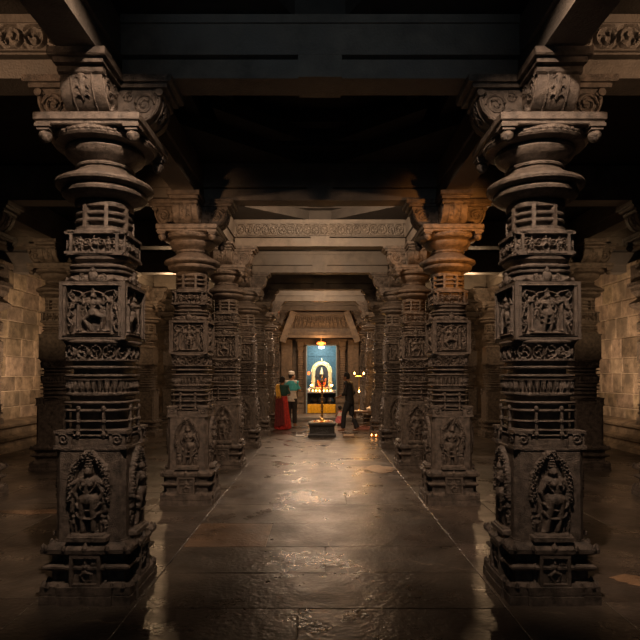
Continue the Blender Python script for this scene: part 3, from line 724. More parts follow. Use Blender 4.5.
# shrine chamber
m = MB(); m.box(-1.25, 1.35, 25.4, 25.6, 0, 3.3); m.box(-1.45, -1.25, 22.3, 25.6, 0, 3.3); m.box(1.35, 1.55, 22.3, 25.6, 0, 3.3)
for z in (.9, 2.45): m.box(-1.25, 1.35, 25.35, 25.42, z, z+.06)
struct('wall_chamber', m.mesh('wall_chamber', BLUE, 0))
m = MB(); m.box(-1.45, 1.55, 22.3, 25.6, 3.1, 3.3); m.box(-1.25, 1.35, 23.2, 23.35, 2.86, 3.1)
trim[0] += 1; struct('trim_%d' % trim[0], m.mesh('chamber_ceiling', BLUE, 0))
m = MB(); m.box(-1.45, 1.55, 22.0, 25.6, -.02, .13); m.box(DX-.56, DX+.56, 21.98, 22.4, .12, .46)
trim[0] += 1; struct('trim_%d' % trim[0], m.mesh('threshold', DOORST, 0))
# yellow cloth on the threshold
loops = []
for z, y in ((.475, 22.2), (.48, 21.99), (.46, 21.955), (.30, 21.945), (.15, 21.94)):
    loops.append([(DX-.55+1.1*i/60, y-.012*sin(i*.9)*(1 if z < .47 else .1)-.006*sin(i*2.3), z+.008*sin(i*.7)*(z < .2)) for i in range(61)])
back = [[(x, y+.012, z-.004) for x, y, z in l] for l in loops]
m = MB(); m.loft([l+list(reversed(k)) for l, k in zip(loops, back)])
tag(obj('yellow_cloth', m.mesh('yellow_cloth', YELLOW, 1.2)), 'bright yellow cloth hanging over the shrine threshold', 'cloth')
# altar table
t = thing('altar_table', 'dark altar table with a pale front edge inside the shrine', 'table', (DX, 23.3, .13))
obj('tabletop', MB().box(-.62, .62, -.45, .62, .76, .80).mesh('tabletop', STEEL, 0), t)
for q in (-1, 1):
    for w in (-.4, .56): obj('leg', MB().box(q*.58-.025, q*.58+.025, w-.025, w+.025, 0, .76).mesh('leg', DARK, 0), t)
obj('back_panel', MB().box(-.57, .57, .50, .54, .02, .76).mesh('back_panel', DARK, 0), t)
obj('shelf', MB().box(-.57, .57, -.4, .45, .3, .34).mesh('shelf', DARK, 0), t)
TOP = .93
pot = [(.05,0),(.10,.01),(.14,.07),(.145,.12),(.11,.17),(.08,.19),(.10,.21),(.09,.215)]
for i, (x, s_, mt, lab) in enumerate(((-.3, 1.0, DARK, 'dark round pot on the altar shelf, left'), (.02, 1.1, STEEL, 'grey metal pot on the altar shelf, middle'), (.36, 1.0, STEEL, 'grey metal pot on the altar shelf, right'))):
    tag(obj('pot', MB().lathe([(r*s_, z*s_) for r, z in pot], 20).mesh('pot', mt), None, (DX+x, 23.15, .47)), lab, 'pot', 'pots under the altar')
# idol
t = thing('idol', 'black seated idol in red and orange garlands under the golden arch', 'idol', (DX+.01, 23.36, TOP))
m = MB(); m.tube([(0,0,.2),(0,0,.34),(0,0,.5),(0,0,.56)], [(.12,.1),(.11,.08),(.14,.09),(.07,.06)], 14)
m.tube([(0,0,.52),(0,0,.63)], .045, 10); m.ball((0,-.01,.68), .075, 8, 1.2)
m.ball((0,-.085,.675), .014, 5)
for q in (-1, 1):
    m.tube([(q*.08,0,.24),(q*.24,-.08,.2),(q*.05,-.2,.17)], [.075,.065,.045], 10)
    m.tube([(q*.14,0,.52),(q*.2,-.03,.38),(q*.13,-.16,.32)], [.045,.036,.026], 8)
    m.tube([(q*.13,.01,.52),(q*.24,.0,.46),(q*.25,-.02,.60)], [.04,.032,.024], 8); m.ball((q*.25,-.02,.62), .034, 5)
    m.ball((q*.077,-.0,.68), .02, 5, 1.5)
def remeshed(m, name, mat, vox=.01, it=2):
    me = m.mesh(name, mat, 0); o = bpy.data.objects.new('tmp', me); C.objects.link(o)
    r = o.modifiers.new('r', 'REMESH'); r.mode = 'VOXEL'; r.voxel_size = vox
    s_ = o.modifiers.new('s', 'SMOOTH'); s_.iterations = it; s_.factor = .5
    dg = bpy.context.evaluated_depsgraph_get(); dg.update()
    out = bpy.data.meshes.new_from_object(o.evaluated_get(dg)); out.name = name
    bpy.data.objects.remove(o); out.materials.clear(); out.materials.append(mat)
    for p in out.polygons: p.use_smooth = True; p.material_index = 0
    return out
obj('body', remeshed(m, 'body', IDOL, .009), t)
obj('pedestal', MB().lathe([(.27,0),(.3,.02),(.3,.05),(.24,.08),(.25,.13),(.3,.16),(.29,.18),(.1,.19)], 24).mesh('pedestal', GOLD), t)
obj('crown', MB().lathe([(.085,.72),(.09,.75),(.075,.78),(.08,.80),(.06,.84),(.062,.86),(.04,.91),(.025,.95),(.03,.97),(.01,1.0)], 18).mesh('crown', GOLD), t)
def garland(pts, r, mat, name, par):
    m = MB(); L = 0
    for i in range(len(pts)-1):
        a, b_ = Vector(pts[i]), Vector(pts[i+1]); k = max(1, int((b_-a).length/(r*1.3)))
        for j in range(k): m.ball(a.lerp(b_, j/k), r, 4)
    return obj(name, m.mesh(name, mat), par)
garland([(.17*cos(a), -.10-.10*sin(a) if sin(a) > 0 else -.1, .5-.28*sin(a)) for a in np.linspace(-.1, PI+.1, 14)], .032, ORANGE, 'garland', t)
garland([(.12*cos(a), -.15-.08*sin(a), .48-.16*sin(a)) for a in np.linspace(0, PI, 12)], .026, RED, 'garland', t)
m = MB(); m.tube([(-.22,-.1,.2),(0,-.19,.2),(.22,-.1,.2)], [(.05,.04)]*3, 8); m.tube([(-.02,-.2,.22),(-.03,-.26,.02)], [(.09,.02),(.12,.02)], 8)
obj('red_cloth', m.mesh('red_cloth', RED), t)
# golden arch
t = thing('ornamental_arch', 'golden arched backdrop with scalloped rim behind the idol', 'arch', (DX+.01, 23.76, TOP))
def archpts(hw, h, n=40):
    leg = h-hw
    return [(-hw, 0, 0), (-hw, 0, leg*.5)]+[(hw*cos(a), 0, leg+hw*sin(a)*1.08) for a in np.linspace(PI, 0, n)]+[(hw, 0, leg*.5), (hw, 0, 0)]
m = MB(); m.tube(archpts(.355, 1.16), [(.085, .035)]*44, 10, 1, (0, 1, 0))
obj('arch_band', m.mesh('arch_band', GOLD), t)
for r, hw in ((.022, .43), (.016, .285)):
    me = MB().ball((0, 0, 0), r*1.3, 4).mesh('bead', GOLD)
    for x, y, z in archpts(hw, 1.16+hw-.355, 26):
        if z > .03: obj('bead', me, t, (x, -.03, z))
me = MB().ball((0, 0, 0), .03, 4, 1, 1, .5).mesh('boss', GOLD)
for x, y, z in archpts(.355, 1.16, 16):
    if z > .03: obj('boss', me, t, (x, -.045, z))
obj('finial', MB().ball((0, -.02, 1.29), .055, 6, 1.3).ball((0, -.02, 1.37), .025, 5, 1.5).mesh('finial', GOLD), t)
for q in (-1, 1): obj('arch_base', MB().lathe([(.1,0),(.11,.03),(.08,.06),(.09,.14),(.06,.16)], 14, q*.355, 0).mesh('arch_base', GOLD), t)
m = MB(); m.loft([[(x*.78, y0, z*.93) for x, _, z in archpts(.355, 1.16)] for y0 in (.03, .05)]); obj('dark_backing', m.mesh('dark_backing', DARK, 0), t)
# lit oil lamps before the idol
flame_me = MB().lathe([(.004,0),(.016,.012),(.02,.028),(.012,.05),(.002,.075)], 8).mesh('flame', FLAME)
small_flame = MB().lathe([(.004,0),(.013,.010),(.016,.022),(.010,.042),(.002,.062)], 8).mesh('flame', FLAMES)
diya = MB().lathe([(.02,0),(.04,.004),(.05,.028),(.046,.03),(.02,.012)], 14).mesh('bowl', BRASS)
for i, (x, y) in enumerate(((-.36,-.32),(-.22,-.36),(-.08,-.38),(.09,-.38),(.23,-.36),(.37,-.32))):
    t = thing('oil_lamp', '%s small lit oil lamp from the left in the row before the idol' % ('first','second','third','fourth','fifth','sixth')[i], 'oil lamp', (DX+x, 23.3+y, TOP), 0, 'oil lamps on the altar')
    obj('bowl', diya, t); obj('flame', flame_me, t, (0, 0, .02))
for i, (x, h, lab) in enumerate(((-.40, .2, 'tall brass lamp with a flame left of the idol'), (.41, .2, 'tall brass lamp with a flame right of the idol'))):
    t = thing('standing_oil_lamp', lab, 'oil lamp', (DX+x, 23.22, TOP), 0, 'oil lamps on the altar')
    obj('stem', MB().lathe([(.06,0),(.055,.02),(.015,.04),(.012,.1),(.025,.11),(.012,.12),(.012,.2),(.06,.22),(.055,.235),(.02,.23)], 14).mesh('stem', BRASS), t)
    for q in (-1, 0, 1): obj('flame', flame_me, t, (q*.035, -.03, .23))
def heap(name, label, cat, x, y, z, r, mats, n=26, sz=.022, group=None):
    t = thing(name, label, cat, (x, y, z), 0, group)
    for mt, nm in mats:
        me = MB().ball((0, 0, 0), sz, 4, .7).mesh(nm, mt)
        for k in range(n):
            a = random.uniform(0, 2*PI); d = r*math.sqrt(random.random()); obj(nm, me, t, (d*cos(a), d*sin(a), sz*.8+random.uniform(0, .02)))
    return t
heap('flower_heap', 'orange and red flowers heaped at the foot of the idol', 'flowers', DX-.15, 23.0, TOP, .03, ((ORANGE, 'marigold'), (RED, 'red_flower')), 8, .02)
tag(obj('steel_bowl', MB().lathe([(.04,0),(.09,.02),(.12,.07),(.125,.075),(.1,.06),(.02,.05)], 18).mesh('steel_bowl', WHITE), None, (DX+.5, 23.05, TOP)), 'pale bowl at the right end of the altar table', 'bowl')
tag(obj('flower_bunch', MB().ball((0,0,.07), .07, 7, 1.1).ball((.05,0,.14), .045, 6).mesh('flower_bunch', WHITE), None, (DX-.53, 23.0, TOP+.004)), 'pale flower bunch at the left end of the altar table', 'flowers')
t = thing('wall_lamp', 'small red-shaded lamp high on the left door post', 'lamp', (DX-.50, 22.15, 1.62))
obj('shade', MB().lathe([(.02,0),(.05,.03),(.06,.1),(.03,.14)], 12).mesh('shade', AMBER), t); obj('bracket', MB().box(-.062,.01,-.01,.01,.0,.02).mesh('bracket', BRASS, 0), t)
# hanging amber lamp and the white lamp behind it
t = thing('hanging_lamp', 'amber glowing glass lamp hanging above the shrine doorway', 'lamp', (.045, 21.05, 2.69))
obj('glass', MB().lathe([(.02,.0),(.05,.01),(.10,.06),(.11,.10),(.07,.14),(.05,.17)], 18).mesh('glass', AMBER), t)
for k in range(6):
    a = k*PI/3; m = MB(); m.ball((.14*cos(a), .14*sin(a), .12), .034, 6, 1.2); m.tube([(.05*cos(a), .05*sin(a), .17), (.14*cos(a), .14*sin(a), .16)], .008, 6)
    obj('glass_cup', m.mesh('glass_cup', AMBER), t)
obj('chain', MB().tube([(0,0,.17),(0,0,.32)], .008, 6).box(-.03,.03,-.03,.03,.305,.325).mesh('chain', OLDBRASS), t)
t = thing('ceiling_lamp', 'white lamp under the ceiling of the blue shrine chamber', 'lamp', (DX, 22.75, 2.68))
obj('diffuser', MB().lathe([(.02,0),(.09,.015),(.12,.05),(.12,.09),(.08,.10)], 18).mesh('diffuser', TUBE), t)
obj('rod', MB().tube([(0,0,.1),(0,0,.425)], .012, 6).mesh('rod', STEEL), t)

# ------------------------------------------------------------------ lamp pedestal in front of the shrine
PX, PY = .055, 15.2
t = thing('stone_pedestal', 'black moulded stone pedestal carrying the tall brass lamp', 'pedestal', (PX, PY, 0))
obj('block', MB().loft([sq(w, z, .012, .2) for w, z in ((.36,0),(.36,.07),(.335,.09),(.32,.10),(.32,.28),(.34,.30),(.355,.33),(.355,.38))]).mesh('block', DARK, 0), t)
obj('front_panel', hfield('front_panel', .4, .16, 50, 24, frieze_fn(.4, .16, 3, .012), .333, DARK, .11, .03), t)
t = thing('brass_lamp', 'tall ringed brass lamp column standing on the black stone pedestal', 'lamp', (PX, PY, .395))
obj('base', MB().lathe([(.15,0),(.15,.015),(.10,.03),(.07,.06),(.045,.1)], 24).mesh('base', BRASS), t)
pr = [(.04,.09)]
for k in range(8):
    z = .12+k*.115; pr += [(.026,z-.01),(.028,z+.03),(.046,z+.04),(.05,z+.05),(.04,z+.06),(.026,z+.07),(.03,z+.085)]
obj('stem', MB().lathe(pr+[(.03,1.06)], 20).mesh('stem', OLDBRASS, .5), t)
obj('oil_dish', MB().lathe([(.03,1.05),(.1,1.07),(.115,1.09),(.1,1.085),(.03,1.08)], 24).mesh('oil_dish', BRASS), t)
obj('finial', MB().lathe([(.025,1.08),(.03,1.12),(.015,1.14),(.03,1.17),(.02,1.2),(.003,1.25)], 14).mesh('finial', BRASS), t)
t = thing('offering_tray', 'round tray of flowers lying on the pedestal round the brass lamp', 'tray', (PX, PY, .38))
obj('plate', MB().lathe([(.3,0),(.31,.012),(.29,.012),(.28,.006),(.02,.006)], 28).mesh('plate', OLDBRASS), t)
for mt, nm, k0 in ((ORANGE, 'marigold', 26), (PETAL, 'white_petal', 26)):
    mes = [MB().ball((0, 0, 0), r, 4, .8).mesh(nm, mt) for r in (.016, .024)]
    for k in range(k0):
        a = random.uniform(0, 2*PI); d = random.uniform(.19, .27); obj(nm, mes[k % 2], t, (d*cos(a), d*sin(a), .026))

# ------------------------------------------------------------------ offering table on the right with two-armed lamp
TX, TY = 1.33, 17.1
t = thing('offering_table', 'low wooden offering table beside the right pillars near the shrine', 'table', (TX, TY, 0))
obj('tabletop', MB().box(-.31, .31, -.26, .26, .50, .55).mesh('tabletop', WOOD, 0), t)
for q in (-1, 1):
    for w in (-1, 1): obj('leg', MB().box(q*.27-.025, q*.27+.025, w*.22-.025, w*.22+.025, 0, .5).mesh('leg', WOOD, 0), t)
obj('rail', MB().box(-.27, .27, -.235, -.205, .14, .17).mesh('rail', WOOD, 0), t)
t = thing('white_tray', 'pale tray of offerings on the left of the low wooden table', 'tray', (TX-.16, TY-.1, .55))
obj('tray', MB().box(-.12, .12, -.1, .1, 0, .02).mesh('tray', WHITE, 0), t)
tag(obj('offering_bowl', MB().lathe([(.05,0),(.09,.02),(.12,.07),(.12,.09),(.08,.11),(.03,.14)], 16).mesh('offering_bowl', PETAL), None, (TX+.18, TY-.08, .55)), 'heaped pale bowl at the right of the low wooden table', 'bowl')
o = MB()
o.loft([[(x, y, z) for x, y in ((-.22,-.17),(.22,-.17),(.22,.17),(-.22,.17))] for z in (.0, .07)]); o.ball((0, -.02, .07), .13, 6, .25, 1.2)
tag(obj('folded_cloth', o.mesh('folded_cloth', DUSTY, 0), None, (TX-.02, TY, .0)), 'dusty pink folded cloth on the floor under the low wooden table', 'cloth')
LX = 1.19
t = thing('two_armed_lamp', 'brass stand with two flames on its crossbar, on the low wooden table', 'oil lamp', (LX, TY+.05, .55))
obj('post', MB().lathe([(.07,0),(.07,.015),(.02,.04),(.014,.1),(.014,.55),(.026,.57),(.014,.59),(.014,1.06),(.02,1.08)], 14).mesh('post', BRASS), t)
obj('crossbar', MB().tube([(-.14,0,1.09),(-.13,0,1.055),(0,0,1.045),(.13,0,1.055),(.14,0,1.09)], .012, 8).mesh('crossbar', BRASS), t)
for q in (-1, 1):
    c = obj('cup', MB().lathe([(.015,1.08),(.035,1.09),(.042,1.11),(.02,1.105)], 12, q*.14, 0).mesh('cup', BRASS), t)
    obj('flame', flame_me, t, (q*.14, 0, 1.105)); 
obj('flame', flame_me, t, (0, -.03, .56))  # glowing shape on the post, imitates the glint on lit brass
# things on the floor
tag(obj('paper_plate', MB().loft([[(x*s_, y*s_, z) for x, y in ((-.12,-.1),(.12,-.12),(.13,.1),(-.1,.12))] for z, s_ in ((.001, .9), (.012, 1.0), (.02, 1.02))]).mesh('paper_plate', WHITE, 0), None, (-.54, 15.25, 0)), 'pale paper sheet lying on the floor left of the stone pedestal', 'paper')
tag(obj('brown_mat', MB().loft([[(x*s_, y*s_, z) for x, y in ((-.16,-.2),(.13,-.22),(.17,.2),(-.12,.22))] for z, s_ in ((.001, .96), (.05, 1.0), (.06, .9))]).mesh('brown_mat', CARD, 0), None, (.76, 15.0, 0)), 'flat brown board lying on the floor right of the stone pedestal', 'board')
for i, (x, y, lab) in enumerate(((1.37, 14.98, 'small clay lamp burning on the floor by the right pillars, left of two'), (1.485, 14.96, 'small clay lamp burning on the floor by the right pillars, right of two'))):
    t = thing('clay_lamp', lab, 'oil lamp', (x, y, 0), 0, 'clay lamps on the floor')
    obj('bowl', diya, t); obj('flame', small_flame, t, (0, 0, .02))
    obj('flower', MB().ball((.03, -.03, .03), .035, 5).mesh('flower', ORANGE), t)

# ------------------------------------------------------------------ people (built facing +Y, then turned)
def hand(m, w, e, s_=1.0, fwd=Vector((0, 0, -1))):
    """palm, four unequal fingers and a side thumb, from wrist w continuing direction fwd"""
    w = Vector(w); f = Vector(fwd).normalized(); sd = Vector(e).normalized(); nrm = f.cross(sd).normalized()
    m.tube([w, w+f*.035, w+f*.085], [(.022, .02), (.038, .018), (.036, .015)], 8, 1, nrm)
    for k, L in enumerate((.066, .078, .072, .056)):
        b_ = w+f*.075+sd*(.027-.018*k)
        m.tube([b_, b_+f*L*.5+nrm*.006, b_+f*L*.85+nrm*.025], [.0088, .008, .0065], 6)
    b_ = w+f*.02+sd*.026
    m.tube([b_, b_+f*.03+sd*.025+nrm*.01, b_+f*.062+sd*.03+nrm*.02], [.011, .0095, .0075], 6)
def head(m, c, r=.098, turn=0.0):
    c = Vector(c); R = Matrix.Rotation(turn, 3, 'Z')
    m.ball(c, r, 9, 1.22, .86, 1.0)
    P = lambda x, y, z: c+R@Vector((x*r, y*r, z*r))
    m.tube([P(0, .55, -.75), P(0, .72, -.95)], [r*.42, r*.28], 8)               # jaw and chin
    m.tube([P(0, .9, .15), P(0, 1.14, -.2), P(0, .92, -.3)], [r*.1, r*.16, r*.14], 6)   # nose
    for q in (-1, 1):
        m.tube([P(q*.86, -.05, .2), P(q*.95, -.1, -.05), P(q*.86, -.02, -.3)], [r*.13, r*.16, r*.1], 6)
        m.tube([P(q*.2, .93, -.52), P(0, .99, -.5)], [r*.06, r*.09], 5)         # lips
        m.tube([P(q*.2, .9, .22), P(q*.5, .76, .2)], [r*.09, r*.08], 5)         # brow
    return R
def face(par, c, r, turn):
    c = Vector(c); R = Matrix.Rotation(turn, 3, 'Z')
    for q in (-1, 1):
        p = c+R@Vector((q*.36*r, .84*r, .04*r)); obj('eye', MB().ball(p, r*.13, 6).mesh('eye', WHITE), par)
        p = c+R@Vector((q*.36*r, .96*r, .04*r)); obj('pupil', MB().ball(p, r*.06, 5).mesh('pupil', HAIR), par)
def limbs(m, J, ex=0.0, k=1.0):
    for q in 'LR':
        if 'sh'+q in J: m.tube([J['sh'+q], J['el'+q], J['wr'+q]], [.05*k+ex, .040*k+ex, .027*k+ex], 10)
def legs(m, J, ex=0.0, k=1.0, foot=True, low=1.0):
    for q in 'LR':
        h, kn, an = Vector(J['hp'+q]), Vector(J['kn'+q]), Vector(J['an'+q])
        m.tube([h, h.lerp(kn, .5), kn, kn.lerp(an, .35), kn.lerp(an, low)], [.088*k+ex, .076*k+ex, .056*k+ex, .056*k+ex, .04*k+ex*1.6], 10)
        if foot:
            d = Vector(J.get('ft'+q, (0, 1, 0)))
            m.tube([an+Vector((0,0,-.03))-d*.05, an+Vector((0,0,-.045))+d*.06, an+Vector((0,0,-.058))+d*.16], [.034, (.042, .03), (.04, .018)], 8)
def torso(m, J, ex=0.0, k=1.0, z0=0, top=True):
    p, c, n = Vector(J['pel']), Vector(J['che']), Vector(J['nek'])
    rows = [(p+Vector((0,0,-.09)), .10, .085), (p, .155, .105), (p.lerp(c, .45), .135, .095), (c, .165, .115), (c.lerp(n, .62), .165, .10), (c.lerp(n, .88), .10, .075)]
    m.tube([r[0] for r in rows], [(r[1]*k+ex, r[2]*k+ex) for r in rows], 16)
    for q in 'LR':
        if 'sh'+q in J: m.tube([c.lerp(n, .75), J['sh'+q]], [.07*k+ex, .055*k+ex], 10)
    if top: m.tube([c.lerp(n, .8), n+Vector((0,0,.07))], [.06, .05], 10)
def person_root(label, x, y, rz): return thing('person', label, 'person', (x, y, 0), rz, None)
def hairmesh(par, c, r, turn, bun=None, name='hair'):
    c = Vector(c); R = Matrix.Rotation(turn, 3, 'Z'); m = MB()
    m.ball(c+R@Vector((0, -.16*r, .18*r)), r*1.05, 9, 1.17, .90, .98)
    if bun: m.ball(c+R@Vector((0, -1.05*r, bun*r)), r*.5, 7)
    return obj(name, remeshed(m, 'hair', HAIR, .012, 1), par)
# -- man in teal shirt (back towards the viewer, head turned right)
MX, MY = -.90, 17.85
t = person_root('person in teal and pale grey shirt with a white cap, standing beside the red sari', MX, MY, -.25)
J = dict(pel=(0,0,.93), che=(0,.0,1.22), nek=(0,.0,1.46), shL=(-.19,0,1.40), elL=(-.24,.03,1.14), wrL=(-.16,.22,1.06), shR=(.19,0,1.40), elR=(.25,.06,1.14), wrR=(.17,.28,1.15),
         hpL=(-.09,0,.90), knL=(-.09,.02,.50), anL=(-.10,0,.09), hpR=(.09,0,.90), knR=(.09,.03,.50), anR=(.10,.02,.09))
m = MB(); torso(m, J); limbs(m, J); legs(m, J); hc = (0, .02, 1.60); head(m, hc, .1, -.9)
hand(m, J['wrL'], (1, 0, 0), 1, (.1, 1, -.2)); hand(m, J['wrR'], (-1, 0, 0), 1, (-.1, 1, .1))
obj('body', remeshed(m, 'body', SKIN, .0095), t); face(t, hc, .1, -.9); hairmesh(t, hc, .1, -.9)
m = MB(); torso(m, J, .018, 1, 0, False); m.tube([(0,0,.80),(0,0,.95)], [(.178,.135),(.175,.125)], 16)
sh = obj('shirt', remeshed(m, 'shirt', GREY, .012), t)
m = MB(); c, n = Vector(J['che']), Vector(J['nek'])
m.tube([(0,0,1.14),(0,0,1.22),(0,0,1.38),(0,0,1.45)], [(.185,.137),(.19,.14),(.188,.128),(.11,.095)], 16)
for q in 'LR': m.tube([c.lerp(n, .75), J['sh'+q], Vector(J['sh'+q]).lerp(Vector(J['el'+q]), .8)], [.085, .07, .06], 10)
obj('teal_yoke', remeshed(m, 'teal_yoke', TEAL, .012), sh)
m = MB(); legs(m, J, .02, 1, False, .93); m.tube([(0,0,.82),(0,0,.96)], [(.165,.12),(.16,.115)], 14)
obj('trousers', remeshed(m, 'trousers', BLACKC, .012), t)
m = MB(); R = Matrix.Rotation(-.9, 3, 'Z'); m.lathe([(.092,1.655),(.096,1.70),(.09,1.745),(.06,1.762),(.01,1.765)], 18, 0, 0); obj('cap', m.mesh('cap', WHITE), t)
# -- woman in red sari
WX, WY = -1.13, 16.95
t = person_root('person in a red sari with an ochre shoulder drape, black hair in a bun', WX, WY, -.3)
J = dict(pel=(0,0,.88), che=(0,.0,1.13), nek=(0,.0,1.35), shL=(-.155,0,1.29), elL=(-.2,.04,1.05), wrL=(-.1,.2,1.0), shR=(.155,0,1.29), elR=(.22,.02,1.05), wrR=(.13,.19,1.02),
         hpL=(-.08,0,.85), knL=(-.08,.02,.47), anL=(-.08,0,.085), hpR=(.08,0,.85), knR=(.08,.02,.47), anR=(.08,.0,.085))
m = MB(); torso(m, J, 0, .9); limbs(m, J, 0, .9); legs(m, J, 0, .9); hc = (0, .02, 1.475); head(m, hc, .094, -.3)
hand(m, J['wrL'], (1, 0, 0), 1, (.3, 1, 0)); hand(m, J['wrR'], (-1, 0, 0), 1, (-.3, 1, 0))
obj('body', remeshed(m, 'body', SKIN, .0095), t); face(t, hc, .094, -.3); hairmesh(t, hc, .094, -.3, -.25)
m = MB(); m.tube([(0,0,1.02),(0,0,1.13),(0,0,1.28),(0,0,1.33)], [(.15,.11),(.165,.122),(.16,.11),(.10,.085)], 16)
for q in 'LR': m.tube([(0,0,1.29), J['sh'+q], Vector(J['sh'+q]).lerp(Vector(J['el'+q]), .9)], [.08, .065, .056], 10)
obj('blouse', remeshed(m, 'blouse', DKGREEN, .011), t)
loops = []
for z in np.linspace(.03, 1.0, 22):
    u = 1-(z-.03)/.97; rx = .155+.085*u**1.2-.02*(u > .97); ry = .12+.10*u**1.2
    loops.append([((rx+.022*u*sin(th*13+u*2)+.012*u*sin(th*29))*cos(th)+.02*u, (ry+.022*u*sin(th*13+u*2))*sin(th)-.03*u*(sin(th) < 0), z) for th in [2*PI*j/96 for j in range(96)]])
sk = obj('sari_skirt', MB().loft(loops).mesh('sari_skirt', RED, 1.2), t)
def drape(pts, wid, mat, name, par, th=.012, fold=.010):
    loops = []
    for i, (p, w) in enumerate(zip(pts, wid)):
        p = Vector(p); a, nrm = Vector(w[0]), Vector(w[1]).normalized()
        n = 14; L = [p+a*(2*j/n-1)+nrm*(fold*sin(j*2.1+i*.3)) for j in range(n+1)]
        loops.append(L+[q-nrm*th for q in reversed(L)])
    return obj(name, MB().loft(loops).mesh(name, mat, 1.2), par)
drape([(-.08,.15,1.0),(-.11,.13,1.15),(-.125,.09,1.30),(-.125,0,1.365),(-.12,-.10,1.31),(-.095,-.145,1.18),(-.06,-.165,1.04),(-.04,-.175,.94)],
      [((.07,0,0),(0,1,0))]*2+[((.055,0,0),(0,.6,.6)),((.05,0,.0),(0,0,1)),((.055,0,0),(0,-.6,.6))]+[((.065,0,.015),(0,-1,0))]*2+[((.085,0,.02),(0,-1,0))], OCHRE, 'shoulder_drape', t)
drape([(-.06,-.17,1.0),(-.02,-.205,.8),(.0,-.25,.55),(.02,-.28,.3),(.03,-.295,.14)], [((.10,0,.01),(0,-1,0)),((.12,0,.02),(0,-1,.1)),((.135,0,.02),(0,-1,.1)),((.15,0,.02),(0,-1,.1)),((.16,0,.03),(0,-1,.1))], MAROON, 'sari_fall', t, .012, .016)
# -- man in dark clothes walking left
t = person_root('person in dark shirt and trousers walking left with one forearm held out', .855, 16.3, 1.15)
J = dict(pel=(0,0,.92), che=(0,.03,1.22), nek=(0,.06,1.45), shL=(-.19,.04,1.39), elL=(-.24,.05,1.11), wrL=(-.2,.28,1.00), shR=(.19,.04,1.39), elR=(.25,-.04,1.12), wrR=(.24,.14,.98),
         hpL=(-.09,0,.89), knL=(-.09,.14,.50), anL=(-.09,.17,.09), hpR=(.09,0,.89), knR=(.09,-.03,.49), anR=(.09,-.22,.095))
m = MB(); torso(m, J); limbs(m, J); legs(m, J); hc = (0, .10, 1.585); head(m, hc, .1, .15)
hand(m, J['wrL'], (1, 0, 0), 1, (.1, 1, -.05)); hand(m, J['wrR'], (-1, 0, 0), 1, (0, .6, -.8))
obj('body', remeshed(m, 'body', SKIN, .0095), t); face(t, hc, .1, .15); hairmesh(t, hc, .1, .15)
m = MB(); torso(m, J, .022, 1, 0, False); m.tube([(0,0,.80),(0,0,.95)], [(.175,.135),(.175,.125)], 16)
for q in 'LR': m.tube([Vector(J['che']).lerp(Vector(J['nek']), .75), J['sh'+q], J['el'+q], Vector(J['el'+q]).lerp(Vector(J['wr'+q]), .35 if q == 'L' else .8)], [.09, .076, .062, .055], 10)
obj('shirt', remeshed(m, 'shirt', BLACKC, .012), t)
m = MB(); legs(m, J, .017, 1, False, .94); m.tube([(0,0,.82),(0,0,.96)], [(.165,.12),(.16,.115)], 14)
obj('trousers', remeshed(m, 'trousers', NAVY, .012), t)
# -- small child in pink and white
t = person_root('small child in a pink and white dress near the shrine steps', .64, 18.3, .6)
J = dict(pel=(0,0,.26), che=(0,0,.37), nek=(0,0,.46), shL=(-.075,0,.435), elL=(-.11,.03,.35), wrL=(-.09,.09,.29), shR=(.075,0,.435), elR=(.11,.03,.35), wrR=(.09,.09,.29))
m = MB(); m.tube([(0,0,.2),(0,0,.3),(0,0,.43),(0,0,.5)], [(.06,.05),(.065,.055),(.07,.055),(.03,.03)], 12)
for q in 'LR':
    s_ = -1 if q == 'L' else 1
    m.tube([(0,0,.43), J['sh'+q], J['el'+q], J['wr'+q]], [.035, .03, .024, .018], 8)
    m.tube([(s_*.035,0,.22),(s_*.037,.01,.12),(s_*.037,0,.03)], [.042,.033,.024], 8); m.tube([(s_*.037,-.02,.022),(s_*.037,.065,.016)], [.022,.016], 8)
    for k, L in enumerate((.03,.034,.032,.026)): m.tube([Vector(J['wr'+q]), Vector(J['wr'+q])+Vector((.008*(k-1.5), .03, -.005)), Vector(J['wr'+q])+Vector((.01*(k-1.5), .03+L*.8, -.012))], [.011,.006,.0045], 5)
    m.tube([Vector(J['wr'+q]), Vector(J['wr'+q])+Vector((-s_*.024, .02, .01))], [.008, .005], 5)
hc = (0, .01, .56); head(m, hc, .068, .2)
obj('body', remeshed(m, 'body', SKIN, .006), t); face(t, hc, .068, .2); hairmesh(t, hc, .068, .2)
loops = []
for z, r in ((.09,.16),(.16,.145),(.24,.115),(.31,.085),(.36,.08),(.43,.083),(.455,.05)):
    loops.append([((r+.010*sin(11*th)*(z < .25))*cos(th), (r*.85+.010*sin(11*th)*(z < .25))*sin(th), z) for th in [2*PI*j/48 for j in range(48)]])
dr = obj('dress', MB().loft(loops).mesh('dress', PINK, 1), t)
obj('white_bodice', MB().loft([[(1.04*x, 1.04*y, z) for x, y, z in l] for l in loops[3:6]]).mesh('white_bodice', WHITE, 1), dr)

# ------------------------------------------------------------------ camera
cam = bpy.data.cameras.new('camera'); co = bpy.data.objects.new('camera', cam); C.objects.link(co)
co.location = (0, 0, 1.69); TH = math.radians(1.3); co.rotation_euler = (PI/2+TH, 0, 0)
cam.sensor_width = 36; cam.lens = 563/640*36; cam.shift_y = (53.3-563*math.tan(TH))/640; cam.shift_x = 0; cam.clip_start = .05
S.camera = co

